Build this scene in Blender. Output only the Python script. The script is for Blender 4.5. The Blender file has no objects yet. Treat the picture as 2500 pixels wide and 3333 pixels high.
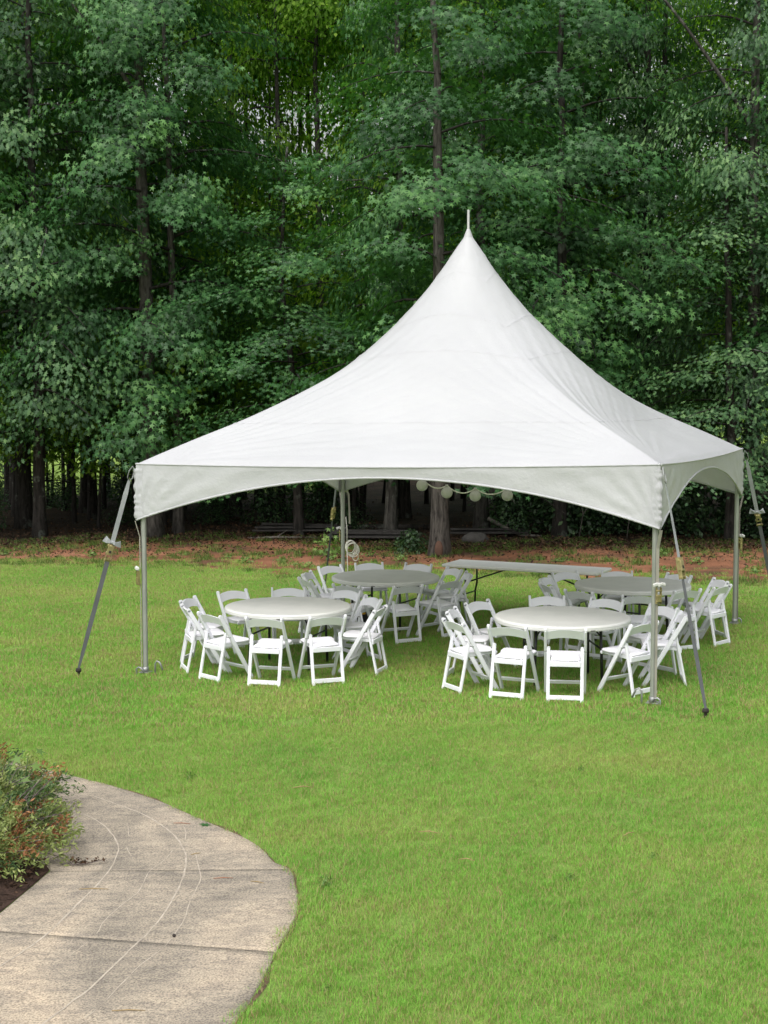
import bpy, bmesh, math, random
import numpy as np
from mathutils import Vector, Matrix, noise as mnoise

SC = bpy.context.scene
COL = SC.collection
R = math.radians
PI = math.pi
rng = np.random.default_rng(7)
random.seed(7)

# ------------------------------------------------------------------ camera, sky, sun, exposure
cam_d = bpy.data.cameras.new('camera')
cam_d.sensor_fit = 'VERTICAL'
cam_d.sensor_height = 36.0
cam_d.lens = 51.44
cam_d.clip_start = 0.1
cam_d.clip_end = 900.0
cam = bpy.data.objects.new('camera', cam_d)
cam.location = (0, 0, 3.3178)
cam.rotation_euler = (R(90) - 0.086077, 0, 0)
COL.objects.link(cam)
SC.camera = cam

SUN_EL, SUN_AZ = 55.0, -156.0          # azimuth clockwise from +Y (straight ahead); the light comes from behind the camera, a little from the left
W = bpy.data.worlds.new('World')
SC.world = W
W.use_nodes = True
nt = W.node_tree
bg = nt.nodes['Background']
sky = nt.nodes.new('ShaderNodeTexSky')
sky.sky_type = 'NISHITA'
sky.sun_disc = False
sky.sun_elevation = R(SUN_EL)
sky.sun_rotation = R(SUN_AZ)
sky.air_density = 1.6
sky.dust_density = 6.0
sky.ozone_density = 1.0
hs = nt.nodes.new('ShaderNodeHueSaturation')      # an overcast sky: nearly white everywhere
hs.inputs['Saturation'].default_value = 0.22
nt.links.new(sky.outputs[0], hs.inputs['Color'])
nt.links.new(hs.outputs[0], bg.inputs[0])
bg.inputs[1].default_value = 0.15

sd = bpy.data.lights.new('sun', 'SUN')
sd.energy = 0.5
sd.angle = R(38)
sd.color = (1.0, 0.97, 0.92)
so = bpy.data.objects.new('sun', sd)
az, el = R(SUN_AZ), R(SUN_EL)
to_sun = Vector((math.sin(az) * math.cos(el), math.cos(az) * math.cos(el), math.sin(el)))
so.rotation_euler = to_sun.to_track_quat('Z', 'Y').to_euler()
so.location = (-20, -5, 40)
COL.objects.link(so)

SC.view_settings.view_transform = 'Standard'
SC.view_settings.look = 'None'
SC.view_settings.exposure = 0.54
SC.view_settings.gamma = 1.0
SC.view_settings.use_curve_mapping = False
cy = SC.cycles
cy.max_bounces = 8
cy.diffuse_bounces = 4
cy.glossy_bounces = 2
cy.transmission_bounces = 5
cy.transparent_max_bounces = 6
cy.caustics_reflective = False
cy.caustics_refractive = False

# ------------------------------------------------------------------ ground shape
SX, SY = 0.01207, -0.0192
def gz(x, y):
    """height of the ground: a gentle fall towards the wood, flat beyond it"""
    yy = np.minimum(y, 34.0) + np.where(np.asarray(y) > 34.0, 0.25 * (1 - np.exp(-(np.asarray(y) - 34.0) / 8.0)), 0.0)
    yy = np.maximum(yy, 0.0)
    xx = np.clip(x, -20, 20)
    return SX * xx + SY * (yy - 15.0)
def G(x, y):
    return float(gz(x, y))

# ------------------------------------------------------------------ object helpers
def link(o, parent=None):
    COL.objects.link(o)
    if parent is not None:
        o.parent = parent
    return o
def tag(o, label, cat, group=None, kind=None):
    o['label'] = label
    o['category'] = cat
    if group: o['group'] = group
    if kind: o['kind'] = kind
    return o
def thing(name, label, cat, loc=(0, 0, 0), rz=0.0, group=None):
    o = bpy.data.objects.new(name, None)
    o.empty_display_size = 0.1
    o.location = loc
    o.rotation_euler = (0, 0, rz)
    link(o)
    return tag(o, label, cat, group)
def kids(o):
    return [c for c in o.children]
def dup(root, loc, rot, label, group=None, scale=None):
    r = root.copy(); COL.objects.link(r)
    r.location = loc; r.rotation_euler = rot if not isinstance(rot, (int, float)) else (0, 0, rot)
    if scale: r.scale = scale
    r['label'] = label
    if group: r['group'] = group
    for ch in kids(root):
        c = ch.copy(); COL.objects.link(c); c.parent = r
        for g in kids(ch):
            d = g.copy(); COL.objects.link(d); d.parent = c
    return r
def mesh_np(name, V, F, mat=None, smooth=False, tint=None):
    """mesh from numpy arrays; F is (n, k) with one face size"""
    V = np.asarray(V, np.float32); F = np.asarray(F, np.int32)
    me = bpy.data.meshes.new(name)
    n, k = F.shape
    me.vertices.add(len(V)); me.vertices.foreach_set('co', V.ravel())
    me.loops.add(n * k); me.loops.foreach_set('vertex_index', F.ravel())
    me.polygons.add(n)
    me.polygons.foreach_set('loop_start', np.arange(0, n * k, k, dtype=np.int32))
    me.polygons.foreach_set('loop_total', np.full(n, k, np.int32))
    if smooth:
        me.polygons.foreach_set('use_smooth', np.ones(n, bool))
    if tint is not None:
        a = me.attributes.new('tint', 'FLOAT', 'POINT')
        a.data.foreach_set('value', np.asarray(tint, np.float32))
    me.update(calc_edges=True)
    me.validate()
    if mat: me.materials.append(mat)
    return me
def obj(name, me, parent=None, loc=None):
    o = bpy.data.objects.new(name, me)
    if loc is not None: o.location = loc
    return link(o, parent)
class MB:
    """collects small shapes into one bmesh"""
    def __init__(s): s.bm = bmesh.new()
    def _add(s, verts, M):
        bmesh.ops.transform(s.bm, matrix=M, verts=verts)
    def box(s, size, M=None, bev=0.0, seg=1):
        r = bmesh.ops.create_cube(s.bm, size=1.0)
        vs = r['verts']
        bmesh.ops.scale(s.bm, vec=size, verts=vs)
        if bev > 0:
            es = list({e for v in vs for e in v.link_edges})
            rb = bmesh.ops.bevel(s.bm, geom=es, offset=bev, segments=seg, profile=0.5, affect='EDGES')
            vs = list({v for f in rb['faces'] for v in f.verts} | {v for v in vs if v.is_valid})
        if M is not None: s._add(vs, M)
        return s
    def bar(s, a, b, w, d, side=(1, 0, 0), bev=0.003):
        """box from a to b, w wide along 'side', d deep"""
        a = Vector(a); b = Vector(b); z = (b - a); L = z.length; z.normalize()
        x = Vector(side); x = (x - z * x.dot(z)).normalized(); y = z.cross(x)
        M = Matrix.Translation((a + b) / 2) @ Matrix((x, y, z)).transposed().to_4x4()
        return s.box((w, d, L), M, bev)
    def tube(s, pts, rad, n=8, caps=True):
        pts = [Vector(p) for p in pts]
        rads = rad if isinstance(rad, (list, tuple, np.ndarray)) else [rad] * len(pts)
        rings = []
        up = None
        for i, p in enumerate(pts):
            t = (pts[min(i + 1, len(pts) - 1)] - pts[max(i - 1, 0)]).normalized()
            if up is None:
                up = Vector((0, 0, 1)) if abs(t.z) < 0.9 else Vector((1, 0, 0))
            x = (up - t * up.dot(t)).normalized(); y = t.cross(x); up = x
            rings.append([s.bm.verts.new(p + (x * math.cos(2 * PI * k / n) + y * math.sin(2 * PI * k / n)) * rads[i]) for k in range(n)])
        for a, b in zip(rings, rings[1:]):
            for k in range(n):
                f = s.bm.faces.new((a[k], a[(k + 1) % n], b[(k + 1) % n], b[k])); f.smooth = True
        if caps:
            s.bm.faces.new(rings[0][::-1]); s.bm.faces.new(rings[-1])
        return s
    def lathe(s, prof, n=48, M=None, close=True):
        rings = [[s.bm.verts.new((r * math.cos(2 * PI * k / n), r * math.sin(2 * PI * k / n), z)) for k in range(n)] for r, z in prof]
        for a, b in zip(rings, rings[1:]):
            for k in range(n):
                f = s.bm.faces.new((a[k], a[(k + 1) % n], b[(k + 1) % n], b[k])); f.smooth = True
        if close:
            s.bm.faces.new(rings[0][::-1]); s.bm.faces.new(rings[-1])
        if M is not None: s._add([v for r_ in rings for v in r_], M)
        return s
    def sphere(s, r, M, u=16, v=10):
        q = bmesh.ops.create_uvsphere(s.bm, u_segments=u, v_segments=v, radius=r)
        for f in {f for v_ in q['verts'] for f in v_.link_faces}: f.smooth = True
        s._add(q['verts'], M)
        return s
    def ribbon(s, pts, sides, w, th=0.0015):
        """flat webbing: pts along, sides = direction of the width at each point"""
        rows = []
        for i, p in enumerate(pts):
            p = Vector(p); t = (Vector(pts[min(i + 1, len(pts) - 1)]) - Vector(pts[max(i - 1, 0)])).normalized()
            x = Vector(sides[i]); x = (x - t * x.dot(t)).normalized(); nrm = t.cross(x)
            ww = w[i] if isinstance(w, (list, tuple)) else w
            rows.append([s.bm.verts.new(p + x * (ww / 2) * a + nrm * th * b) for a, b in ((-1, -1), (1, -1), (1, 1), (-1, 1))])
        for a, b in zip(rows, rows[1:]):
            for k in range(4):
                s.bm.faces.new((a[k], a[(k + 1) % 4], b[(k + 1) % 4], b[k]))
        s.bm.faces.new(rows[0][::-1]); s.bm.faces.new(rows[-1])
        return s
    def grid(s, P, smooth=True):
        P = np.asarray(P); n, m = P.shape[:2]
        vs = [[s.bm.verts.new(P[i, j]) for j in range(m)] for i in range(n)]
        for i in range(n - 1):
            for j in range(m - 1):
                f = s.bm.faces.new((vs[i][j], vs[i][j + 1], vs[i + 1][j + 1], vs[i + 1][j])); f.smooth = smooth
        return s
    def mesh(s, name, mat):
        bmesh.ops.recalc_face_normals(s.bm, faces=s.bm.faces)
        me = bpy.data.meshes.new(name); s.bm.to_mesh(me); s.bm.free()
        if mat: me.materials.append(mat)
        return me
    def build(s, name, mat, parent=None, loc=None):
        return obj(name, s.mesh(name, mat), parent, loc)

# ------------------------------------------------------------------ materials
def new_mat(name):
    m = bpy.data.materials.new(name); m.use_nodes = True
    t = m.node_tree; t.nodes.clear()
    out = t.nodes.new('ShaderNodeOutputMaterial')
    return m, t, out
def N(t, typ, **kw):
    n = t.nodes.new(typ)
    for k, v in kw.items():
        if hasattr(n, k) and k not in n.inputs: setattr(n, k, v)
        else: n.inputs[k].default_value = v
    return n
def ramp(t, fac, stops):
    r = t.nodes.new('ShaderNodeValToRGB')
    cr = r.color_ramp
    while len(cr.elements) < len(stops): cr.elements.new(0.5)
    for e, (p, c) in zip(cr.elements, stops):
        e.position = p; e.color = (*c, 1)
    t.links.new(fac, r.inputs[0])
    return r.outputs[0]
def noise_tex(t, scale, detail=4, rough=0.55, vec=None, dim='3D', dist=0.0):
    n = t.nodes.new('ShaderNodeTexNoise')
    n.inputs['Scale'].default_value = scale; n.inputs['Detail'].default_value = detail
    n.inputs['Roughness'].default_value = rough; n.inputs['Distortion'].default_value = dist
    if vec is not None: t.links.new(vec, n.inputs['Vector'])
    return n.outputs['Fac']
def mixc(t, fac, a, b, mode='MIX'):
    m = t.nodes.new('ShaderNodeMix'); m.data_type = 'RGBA'; m.blend_type = mode
    for sock, v in ((m.inputs[0], fac), (m.inputs[6], a), (m.inputs[7], b)):
        if hasattr(v, 'is_output'): t.links.new(v, sock)
        elif isinstance(v, (int, float)): sock.default_value = v
        else: sock.default_value = (*v, 1)
    return m.outputs[2]
def pos(t):
    return t.nodes.new('ShaderNodeNewGeometry').outputs['Position']
def objco(t):
    return t.nodes.new('ShaderNodeTexCoord').outputs['Object']
def mapping(t, vec, scale):
    m = t.nodes.new('ShaderNodeMapping'); m.inputs['Scale'].default_value = scale
    t.links.new(vec, m.inputs['Vector']); return m.outputs[0]
def principled(t, out, color, rough=0.5, spec=0.5, metal=0.0, bump=None, bump_d=0.01, bump_s=1.0):
    p = t.nodes.new('ShaderNodeBsdfPrincipled')
    if hasattr(color, 'is_output'): t.links.new(color, p.inputs['Base Color'])
    else: p.inputs['Base Color'].default_value = (*color, 1)
    if hasattr(rough, 'is_output'): t.links.new(rough, p.inputs['Roughness'])
    else: p.inputs['Roughness'].default_value = rough
    p.inputs['Specular IOR Level'].default_value = spec
    p.inputs['Metallic'].default_value = metal
    if bump is not None:
        b = t.nodes.new('ShaderNodeBump'); b.inputs['Distance'].default_value = bump_d; b.inputs['Strength'].default_value = bump_s
        t.links.new(bump, b.inputs['Height']); t.links.new(b.outputs[0], p.inputs['Normal'])
    t.links.new(p.outputs[0], out.inputs[0])
    return p
def simple(name, c, rough=0.5, spec=0.5, metal=0.0, var=0.12, scale=6.0, bump=0.0, bscale=60.0):
    m, t, o = new_mat(name)
    f = noise_tex(t, scale, 5, 0.6, objco(t))
    col = ramp(t, f, [(0.3, tuple(max(0, x * (1 - var)) for x in c)), (0.7, tuple(min(1, x * (1 + var)) for x in c))])
    bf = noise_tex(t, bscale, 3, 0.6, objco(t)) if bump > 0 else None
    principled(t, o, col, rough, spec, metal, bf, bump)
    return m

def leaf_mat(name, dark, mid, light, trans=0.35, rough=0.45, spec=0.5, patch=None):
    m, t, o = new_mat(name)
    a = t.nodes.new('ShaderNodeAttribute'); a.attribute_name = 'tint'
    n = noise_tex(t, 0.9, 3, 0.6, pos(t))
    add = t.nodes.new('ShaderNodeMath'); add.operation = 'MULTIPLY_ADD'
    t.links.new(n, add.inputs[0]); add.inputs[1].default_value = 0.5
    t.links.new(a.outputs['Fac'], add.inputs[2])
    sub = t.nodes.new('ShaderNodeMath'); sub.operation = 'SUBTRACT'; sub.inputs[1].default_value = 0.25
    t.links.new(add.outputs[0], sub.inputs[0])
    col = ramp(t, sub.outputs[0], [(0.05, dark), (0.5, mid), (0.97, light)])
    p = t.nodes.new('ShaderNodeBsdfPrincipled')
    t.links.new(col, p.inputs['Base Color']); p.inputs['Roughness'].default_value = rough
    p.inputs['Specular IOR Level'].default_value = spec
    tr = t.nodes.new('ShaderNodeBsdfTranslucent')
    tc = mixc(t, 1.0, col, (1.25, 1.5, 0.45), 'MULTIPLY')
    t.links.new(tc, tr.inputs[0])
    mx = t.nodes.new('ShaderNodeMixShader'); mx.inputs[0].default_value = trans
    t.links.new(p.outputs[0], mx.inputs[1]); t.links.new(tr.outputs[0], mx.inputs[2])
    t.links.new(mx.outputs[0], o.inputs[0])
    return m

def bark_mat(name, dark, light, lichen=None, scale=1.0):
    m, t, o = new_mat(name)
    v = mapping(t, objco(t), (9 * scale, 9 * scale, 1.6 * scale))
    n1 = noise_tex(t, 1.6, 6, 0.65, v, dist=0.6)
    col = ramp(t, n1, [(0.35, dark), (0.62, light)])
    if lichen:
        n2 = noise_tex(t, 2.3, 5, 0.6, mapping(t, objco(t), (1.3, 1.3, 1.0)))
        f = ramp(t, n2, [(0.56, (0, 0, 0)), (0.64, (1, 1, 1))])
        col = mixc(t, f, col, lichen)
    principled(t, o, col, 0.9, 0.2, 0, n1, 0.035, 1.0)
    return m

M = {}
M['leaf_gum'] = leaf_mat('sweetgum_leaf', (0.018, 0.060, 0.018), (0.052, 0.150, 0.044), (0.165, 0.33, 0.105), 0.36, 0.45, 0.3)
M['leaf_oak'] = leaf_mat('oak_leaf', (0.020, 0.058, 0.022), (0.064, 0.148, 0.054), (0.18, 0.31, 0.115), 0.32, 0.5, 0.3)
M['leaf_deep'] = leaf_mat('backlit_forest_leaf', (0.07, 0.15, 0.02), (0.17, 0.32, 0.035), (0.33, 0.50, 0.07), 0.62, 0.6, 0.2)  # pale yellow-green puts backlight into the leaf colour deep in the wood
M['leaf_bush'] = leaf_mat('undergrowth_leaf', (0.014, 0.036, 0.015), (0.032, 0.075, 0.028), (0.085, 0.16, 0.05), 0.3, 0.5)
M['leaf_weed'] = leaf_mat('weed_leaf', (0.06, 0.13, 0.025), (0.13, 0.23, 0.05), (0.27, 0.37, 0.10), 0.35, 0.5)
M['bark'] = bark_mat('furrowed_bark', (0.022, 0.020, 0.018), (0.115, 0.105, 0.095))
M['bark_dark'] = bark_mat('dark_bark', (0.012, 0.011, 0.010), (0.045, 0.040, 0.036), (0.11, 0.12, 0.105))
M['bark_grey'] = bark_mat('grey_bark', (0.025, 0.023, 0.021), (0.10, 0.095, 0.085), (0.17, 0.18, 0.16))
M['dead_wood'] = simple('dead_wood', (0.13, 0.12, 0.105), 0.9, 0.2, var=0.35, scale=8)
M['board'] = simple('weathered_board', (0.045, 0.042, 0.040), 0.9, 0.2, var=0.4, scale=7)
M['rock'] = simple('grey_rock', (0.085, 0.08, 0.075), 0.9, 0.2, var=0.3, scale=5, bump=0.03, bscale=9)

def resin():
    m, t, o = new_mat('white_resin')
    n = noise_tex(t, 5, 4, 0.6, objco(t))
    col = ramp(t, n, [(0.3, (0.77, 0.775, 0.83)), (0.7, (0.82, 0.825, 0.885))])
    principled(t, o, col, 0.38, 0.45, 0, noise_tex(t, 90, 2, 0.5, objco(t)), 0.001)
    return m
M['resin'] = resin()
M['cushion'] = simple('white_vinyl_pad', (0.83, 0.82, 0.88), 0.45, 0.4, var=0.04, scale=4)
def table_plastic():
    m, t, o = new_mat('table_plastic')
    n = noise_tex(t, 3, 4, 0.6, objco(t)); n2 = noise_tex(t, 160, 2, 0.5, objco(t))
    col = ramp(t, n, [(0.3, (0.60, 0.605, 0.585)), (0.7, (0.68, 0.68, 0.66))])
    principled(t, o, col, 0.52, 0.4, 0, n2, 0.0012)
    return m
M['table'] = table_plastic()
M['black_metal'] = simple('black_metal', (0.018, 0.018, 0.020), 0.4, 0.5, var=0.2)
M['alu'] = simple('weathered_aluminium', (0.36, 0.375, 0.345), 0.46, 0.5, metal=0.45, var=0.14, scale=3)
M['steel'] = simple('galvanised_steel', (0.32, 0.33, 0.33), 0.5, 0.5, metal=0.6, var=0.2, scale=9)
M['zinc'] = simple('yellow_zinc', (0.33, 0.28, 0.13), 0.4, 0.5, metal=0.5, var=0.25, scale=14)
M['rust'] = simple('dark_iron', (0.05, 0.042, 0.038), 0.75, 0.3, metal=0.3, var=0.4, scale=14)
def webbing(name, c):
    m, t, o = new_mat(name)
    n = noise_tex(t, 4, 5, 0.65, objco(t))
    col = ramp(t, n, [(0.3, tuple(x * 0.82 for x in c)), (0.7, tuple(x * 1.15 for x in c))])
    w = t.nodes.new('ShaderNodeTexWave'); w.inputs['Scale'].default_value = 150
    t.links.new(objco(t), w.inputs['Vector'])
    principled(t, o, col, 0.8, 0.2, 0, w.outputs['Fac'], 0.0008)
    return m
M['web_light'] = webbing('grey_webbing', (0.36, 0.375, 0.39))
M['web_dark'] = webbing('dark_webbing', (0.135, 0.14, 0.15))
M['web_tan'] = webbing('faded_webbing', (0.40, 0.375, 0.33))
M['rope'] = simple('white_rope', (0.70, 0.68, 0.62), 0.8, 0.2, var=0.15, scale=30)
M['globe'] = simple('frosted_globe', (0.50, 0.495, 0.47), 0.35, 0.5, var=0.04)
M['label'] = simple('dark_label', (0.08, 0.08, 0.08), 0.6)
M['yellow'] = simple('yellow_plastic', (0.75, 0.42, 0.03), 0.45, 0.5, var=0.12)
M['black_plastic'] = simple('black_plastic', (0.015, 0.015, 0.016), 0.5, 0.4)

def vinyl():
    m, t, o = new_mat('white_tent_vinyl')
    n = noise_tex(t, 0.7, 5, 0.6, objco(t)); n2 = noise_tex(t, 5.0, 6, 0.65, objco(t))
    base = ramp(t, n, [(0.3, (0.525, 0.53, 0.56)), (0.7, (0.575, 0.58, 0.61))])
    spots = ramp(t, noise_tex(t, 22, 3, 0.7, objco(t)), [(0.70, (1, 1, 1)), (0.80, (0.93, 0.92, 0.88))])
    base = mixc(t, 1.0, base, spots, 'MULTIPLY')
    p = t.nodes.new('ShaderNodeBsdfPrincipled')
    t.links.new(base, p.inputs['Base Color']); p.inputs['Roughness'].default_value = 0.42
    p.inputs['Specular IOR Level'].default_value = 0.35
    b = t.nodes.new('ShaderNodeBump'); b.inputs['Distance'].default_value = 0.02; b.inputs['Strength'].default_value = 0.7
    t.links.new(n2, b.inputs['Height']); t.links.new(b.outputs[0], p.inputs['Normal'])
    tr = t.nodes.new('ShaderNodeBsdfTranslucent'); tr.inputs[0].default_value = (0.80, 0.79, 0.72, 1)
    mx = t.nodes.new('ShaderNodeMixShader'); mx.inputs[0].default_value = 0.22
    t.links.new(p.outputs[0], mx.inputs[1]); t.links.new(tr.outputs[0], mx.inputs[2])
    t.links.new(mx.outputs[0], o.inputs[0])
    return m
M['vinyl'] = vinyl()

def concrete():
    m, t, o = new_mat('exposed_concrete')
    p = pos(t)
    big = noise_tex(t, 0.9, 5, 0.62, mapping(t, p, (1.0, 0.55, 1.0)), dist=0.8)
    fine = noise_tex(t, 85, 4, 0.7, p)
    mid = noise_tex(t, 9, 5, 0.65, mapping(t, p, (0.6, 1.3, 1.0)))
    col = ramp(t, big, [(0.36, (0.262, 0.236, 0.198)), (0.5, (0.372, 0.328, 0.268)), (0.64, (0.47, 0.40, 0.315))])
    sp = ramp(t, fine, [(0.38, (0.48, 0.47, 0.47)), (0.5, (0.96, 0.95, 0.93)), (0.62, (1.28, 1.25, 1.18))])
    col = mixc(t, 1.0, col, sp, 'MULTIPLY')
    st = ramp(t, mid, [(0.38, (0.72, 0.72, 0.74)), (0.58, (1.08, 1.06, 1.03))])
    col = mixc(t, 0.8, col, st, 'MULTIPLY')
    principled(t, o, col, 0.88, 0.25, 0, fine, 0.004, 0.8)
    return m
M['concrete'] = concrete()
M['scrape'] = simple('pale_scrape', (0.44, 0.385, 0.315), 0.9, 0.2, var=0.25, scale=14)

def soil_mat(name, stops, scale, fine=45, bump=0.02):
    m, t, o = new_mat(name)
    p = pos(t)
    a = noise_tex(t, scale, 6, 0.65, p, dist=0.4); f = noise_tex(t, fine, 4, 0.7, p)
    col = ramp(t, a, stops)
    sp = ramp(t, f, [(0.3, (0.65, 0.65, 0.65)), (0.7, (1.25, 1.25, 1.25))])
    col = mixc(t, 1.0, col, sp, 'MULTIPLY')
    principled(t, o, col, 0.95, 0.15, 0, f, bump, 0.8)
    return m
M['lawn'] = soil_mat('lawn_soil', [(0.3, (0.14, 0.24, 0.05)), (0.55, (0.18, 0.28, 0.06)), (0.75, (0.24, 0.28, 0.09))], 1.2)
M['clay'] = soil_mat('red_clay', [(0.34, (0.11, 0.068, 0.042)), (0.5, (0.27, 0.122, 0.068)), (0.66, (0.38, 0.19, 0.115))], 0.55, 30, 0.04)
M['forest'] = soil_mat('forest_floor', [(0.3, (0.022, 0.017, 0.012)), (0.5, (0.042, 0.030, 0.021)), (0.72, (0.07, 0.045, 0.030))], 0.8, 28, 0.05)
M['field'] = soil_mat('far_meadow', [(0.3, (0.14, 0.22, 0.045)), (0.7, (0.22, 0.32, 0.07))], 0.3, 10)
M['bed'] = soil_mat('mulch', [(0.3, (0.03, 0.02, 0.016)), (0.6, (0.08, 0.05, 0.038)), (0.8, (0.14, 0.085, 0.06))], 9, 60, 0.03)
M['verge'] = soil_mat('verge_soil', [(0.3, (0.09, 0.065, 0.04)), (0.6, (0.17, 0.12, 0.075)), (0.8, (0.24, 0.17, 0.11))], 9, 60, 0.02)
M['litter'] = leaf_mat('dry_leaf', (0.022, 0.014, 0.010), (0.062, 0.035, 0.022), (0.15, 0.088, 0.052), 0.1, 0.8, 0.2)

def grass_mat():
    m, t, o = new_mat('grass_blade')
    a = t.nodes.new('ShaderNodeAttribute'); a.attribute_name = 'tint'
    p = pos(t)
    big = noise_tex(t, 0.45, 4, 0.6, p); mid = noise_tex(t, 2.6, 4, 0.65, p)
    green = ramp(t, big, [(0.32, (0.215, 0.480, 0.075)), (0.5, (0.290, 0.555, 0.090)), (0.68, (0.420, 0.565, 0.140))])
    lush = ramp(t, mid, [(0.33, (0.88, 0.93, 0.86)), (0.6, (1.07, 1.04, 1.06))])
    green = mixc(t, 1.0, green, lush, 'MULTIPLY')
    v = ramp(t, a.outputs['Fac'], [(0.0, (0.68, 0.78, 0.62)), (0.5, (1.0, 1.0, 1.0)), (0.80, (1.24, 1.15, 1.3))])
    green = mixc(t, 1.0, green, v, 'MULTIPLY')
    # dry blades: those with a high tint, more of them in the thin patches
    thr = t.nodes.new('ShaderNodeMath'); thr.operation = 'MULTIPLY_ADD'
    t.links.new(mid, thr.inputs[0]); thr.inputs[1].default_value = 0.55; t.links.new(a.outputs['Fac'], thr.inputs[2])
    dry = ramp(t, thr.outputs[0], [(0.0, (0, 0, 0)), (0.995, (0, 0, 0)), (1.0, (1, 1, 1))])
    m2 = t.nodes.new('ShaderNodeMath'); m2.operation = 'GREATER_THAN'; m2.inputs[1].default_value = 1.02
    t.links.new(thr.outputs[0], m2.inputs[0])
    col = mixc(t, m2.outputs[0], green, (0.43, 0.35, 0.17))
    pr = t.nodes.new('ShaderNodeBsdfPrincipled'); t.links.new(col, pr.inputs['Base Color'])
    pr.inputs['Roughness'].default_value = 0.6; pr.inputs['Specular IOR Level'].default_value = 0.25
    tr = t.nodes.new('ShaderNodeBsdfTranslucent'); t.links.new(col, tr.inputs[0])
    mx = t.nodes.new('ShaderNodeMixShader'); mx.inputs[0].default_value = 0.42
    t.links.new(pr.outputs[0], mx.inputs[1]); t.links.new(tr.outputs[0], mx.inputs[2]); t.links.new(mx.outputs[0], o.inputs[0])
    return m
M['grass'] = grass_mat()
M['rough_grass'] = leaf_mat('rough_grass_blade', (0.05, 0.085, 0.02), (0.11, 0.19, 0.04), (0.22, 0.30, 0.09), 0.3, 0.6, 0.2)

# ------------------------------------------------------------------ ground sheets
def nz(x, y, s, seed=0.0):
    return mnoise.noise(Vector((x * s, y * s, seed)))
XS = np.concatenate([np.array([-320, -160, -80, -45]), np.linspace(-26, 26, 131), np.array([45, 80, 160, 320])])
def edge_lawn(x):      # where the mown grass gives way to the red clay bank
    b = np.interp(x, [-30, -8, -5, -2, 1.5, 4, 6, 30], [30.8, 30.2, 29.8, 27.9, 27.4, 25.9, 25.1, 24.8])
    return b + np.array([0.8 * nz(q, 3, 0.6) + 0.5 * nz(q, 9, 1.9) for q in np.atleast_1d(x)])
def edge_clay(x):      # where the clay gives way to the leaf litter under the trees
    b = np.interp(x, [-30, -8, -3, 1, 4, 9, 30], [35.2, 35.0, 35.6, 33.4, 33.0, 32.2, 32.0])
    return b + np.array([0.7 * nz(q, 13, 0.5) + 0.3 * nz(q, 19, 2.0) for q in np.atleast_1d(x)])
E1 = edge_lawn(XS); E2 = edge_clay(XS); E3 = np.full(len(XS), 51.0) + np.where(XS > -1, 30.0, 0.0)
def strip(name, lo, hi, n, mat, bumps=0.0):
    P = []
    for i in range(n + 1):
        t = i / n
        y = lo * (1 - t) + hi * t
        z = gz(XS, y)
        if 0 < i < n and bumps:
            z = z + np.array([bumps * nz(a, b, 0.9) for a, b in zip(XS, y)])
        P.append(np.stack([XS, y, z], 1))
    o = MB().grid(np.array(P), True).build(name, mat)
    o['kind'] = 'structure'
    return o
strip('lawn', np.full(len(XS), -40.0), E1, 60, M['lawn'])
strip('clay_bank', E1, E2, 14, M['clay'], 0.03)
strip('forest_floor', E2, E3, 24, M['forest'], 0.06)
strip('meadow', E3, np.full(len(XS), 420.0), 16, M['field'])

# ------------------------------------------------------------------ concrete footpath
PR = [(-5.4, 13.55), (-4.2, 13.2), (-3.3, 12.65), (-2.66, 12.14), (-2.24, 11.78), (-1.76, 11.26), (-1.35, 10.71), (-1.11, 10.4), (-0.89, 10.05), (-0.75, 9.67), (-0.632, 9.51),
      (-0.575, 9.15), (-0.55, 8.91), (-0.54, 8.66), (-0.57, 8.38), (-0.62, 8.01), (-0.665, 7.6), (-0.73, 7.18), (-0.80, 6.9), (-0.95, 6.4), (-1.15, 5.8), (-1.45, 5.0), (-1.8, 4.2)]
PL = [(-5.6, 12.0), (-4.7, 11.75), (-3.9, 11.35), (-3.35, 10.95), (-3.0, 10.6), (-2.72, 10.3), (-2.52, 10.05), (-2.38, 9.85), (-2.28, 9.68), (-2.235, 9.58), (-2.23, 9.53),
      (-2.25, 9.35), (-2.27, 9.21), (-2.31, 8.95), (-2.35, 8.69), (-2.39, 8.42), (-2.45, 8.1), (-2.52, 7.75), (-2.6, 7.35), (-2.75, 6.8), (-2.98, 6.2), (-3.3, 5.5), (-3.65, 4.8)]
def smooth_poly(P, k=5):
    P = np.array(P); out = []
    for i in range(len(P) - 1):
        p0, p1, p2, p3 = P[max(i - 1, 0)], P[i], P[i + 1], P[min(i + 2, len(P) - 1)]
        for j in range(k):
            t = j / k
            out.append(0.5 * ((2 * p1) + (-p0 + p2) * t + (2 * p0 - 5 * p1 + 4 * p2 - p3) * t * t + (-p0 + 3 * p1 - 3 * p2 + p3) * t ** 3))
    out.append(P[-1]); return np.array(out)
KS = 5
pr = smooth_poly(PR, KS); pl = smooth_poly(PL, KS)
PATH_TOP = 0.012
path = bpy.data.objects.new('footpath', None); link(path); path['kind'] = 'structure'
cuts = [0, 3 * KS, 10 * KS, 15 * KS, 19 * KS, 22 * KS]
pl_cut = {3: 3, 10: 10, 15: 15, 19: 19}
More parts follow.
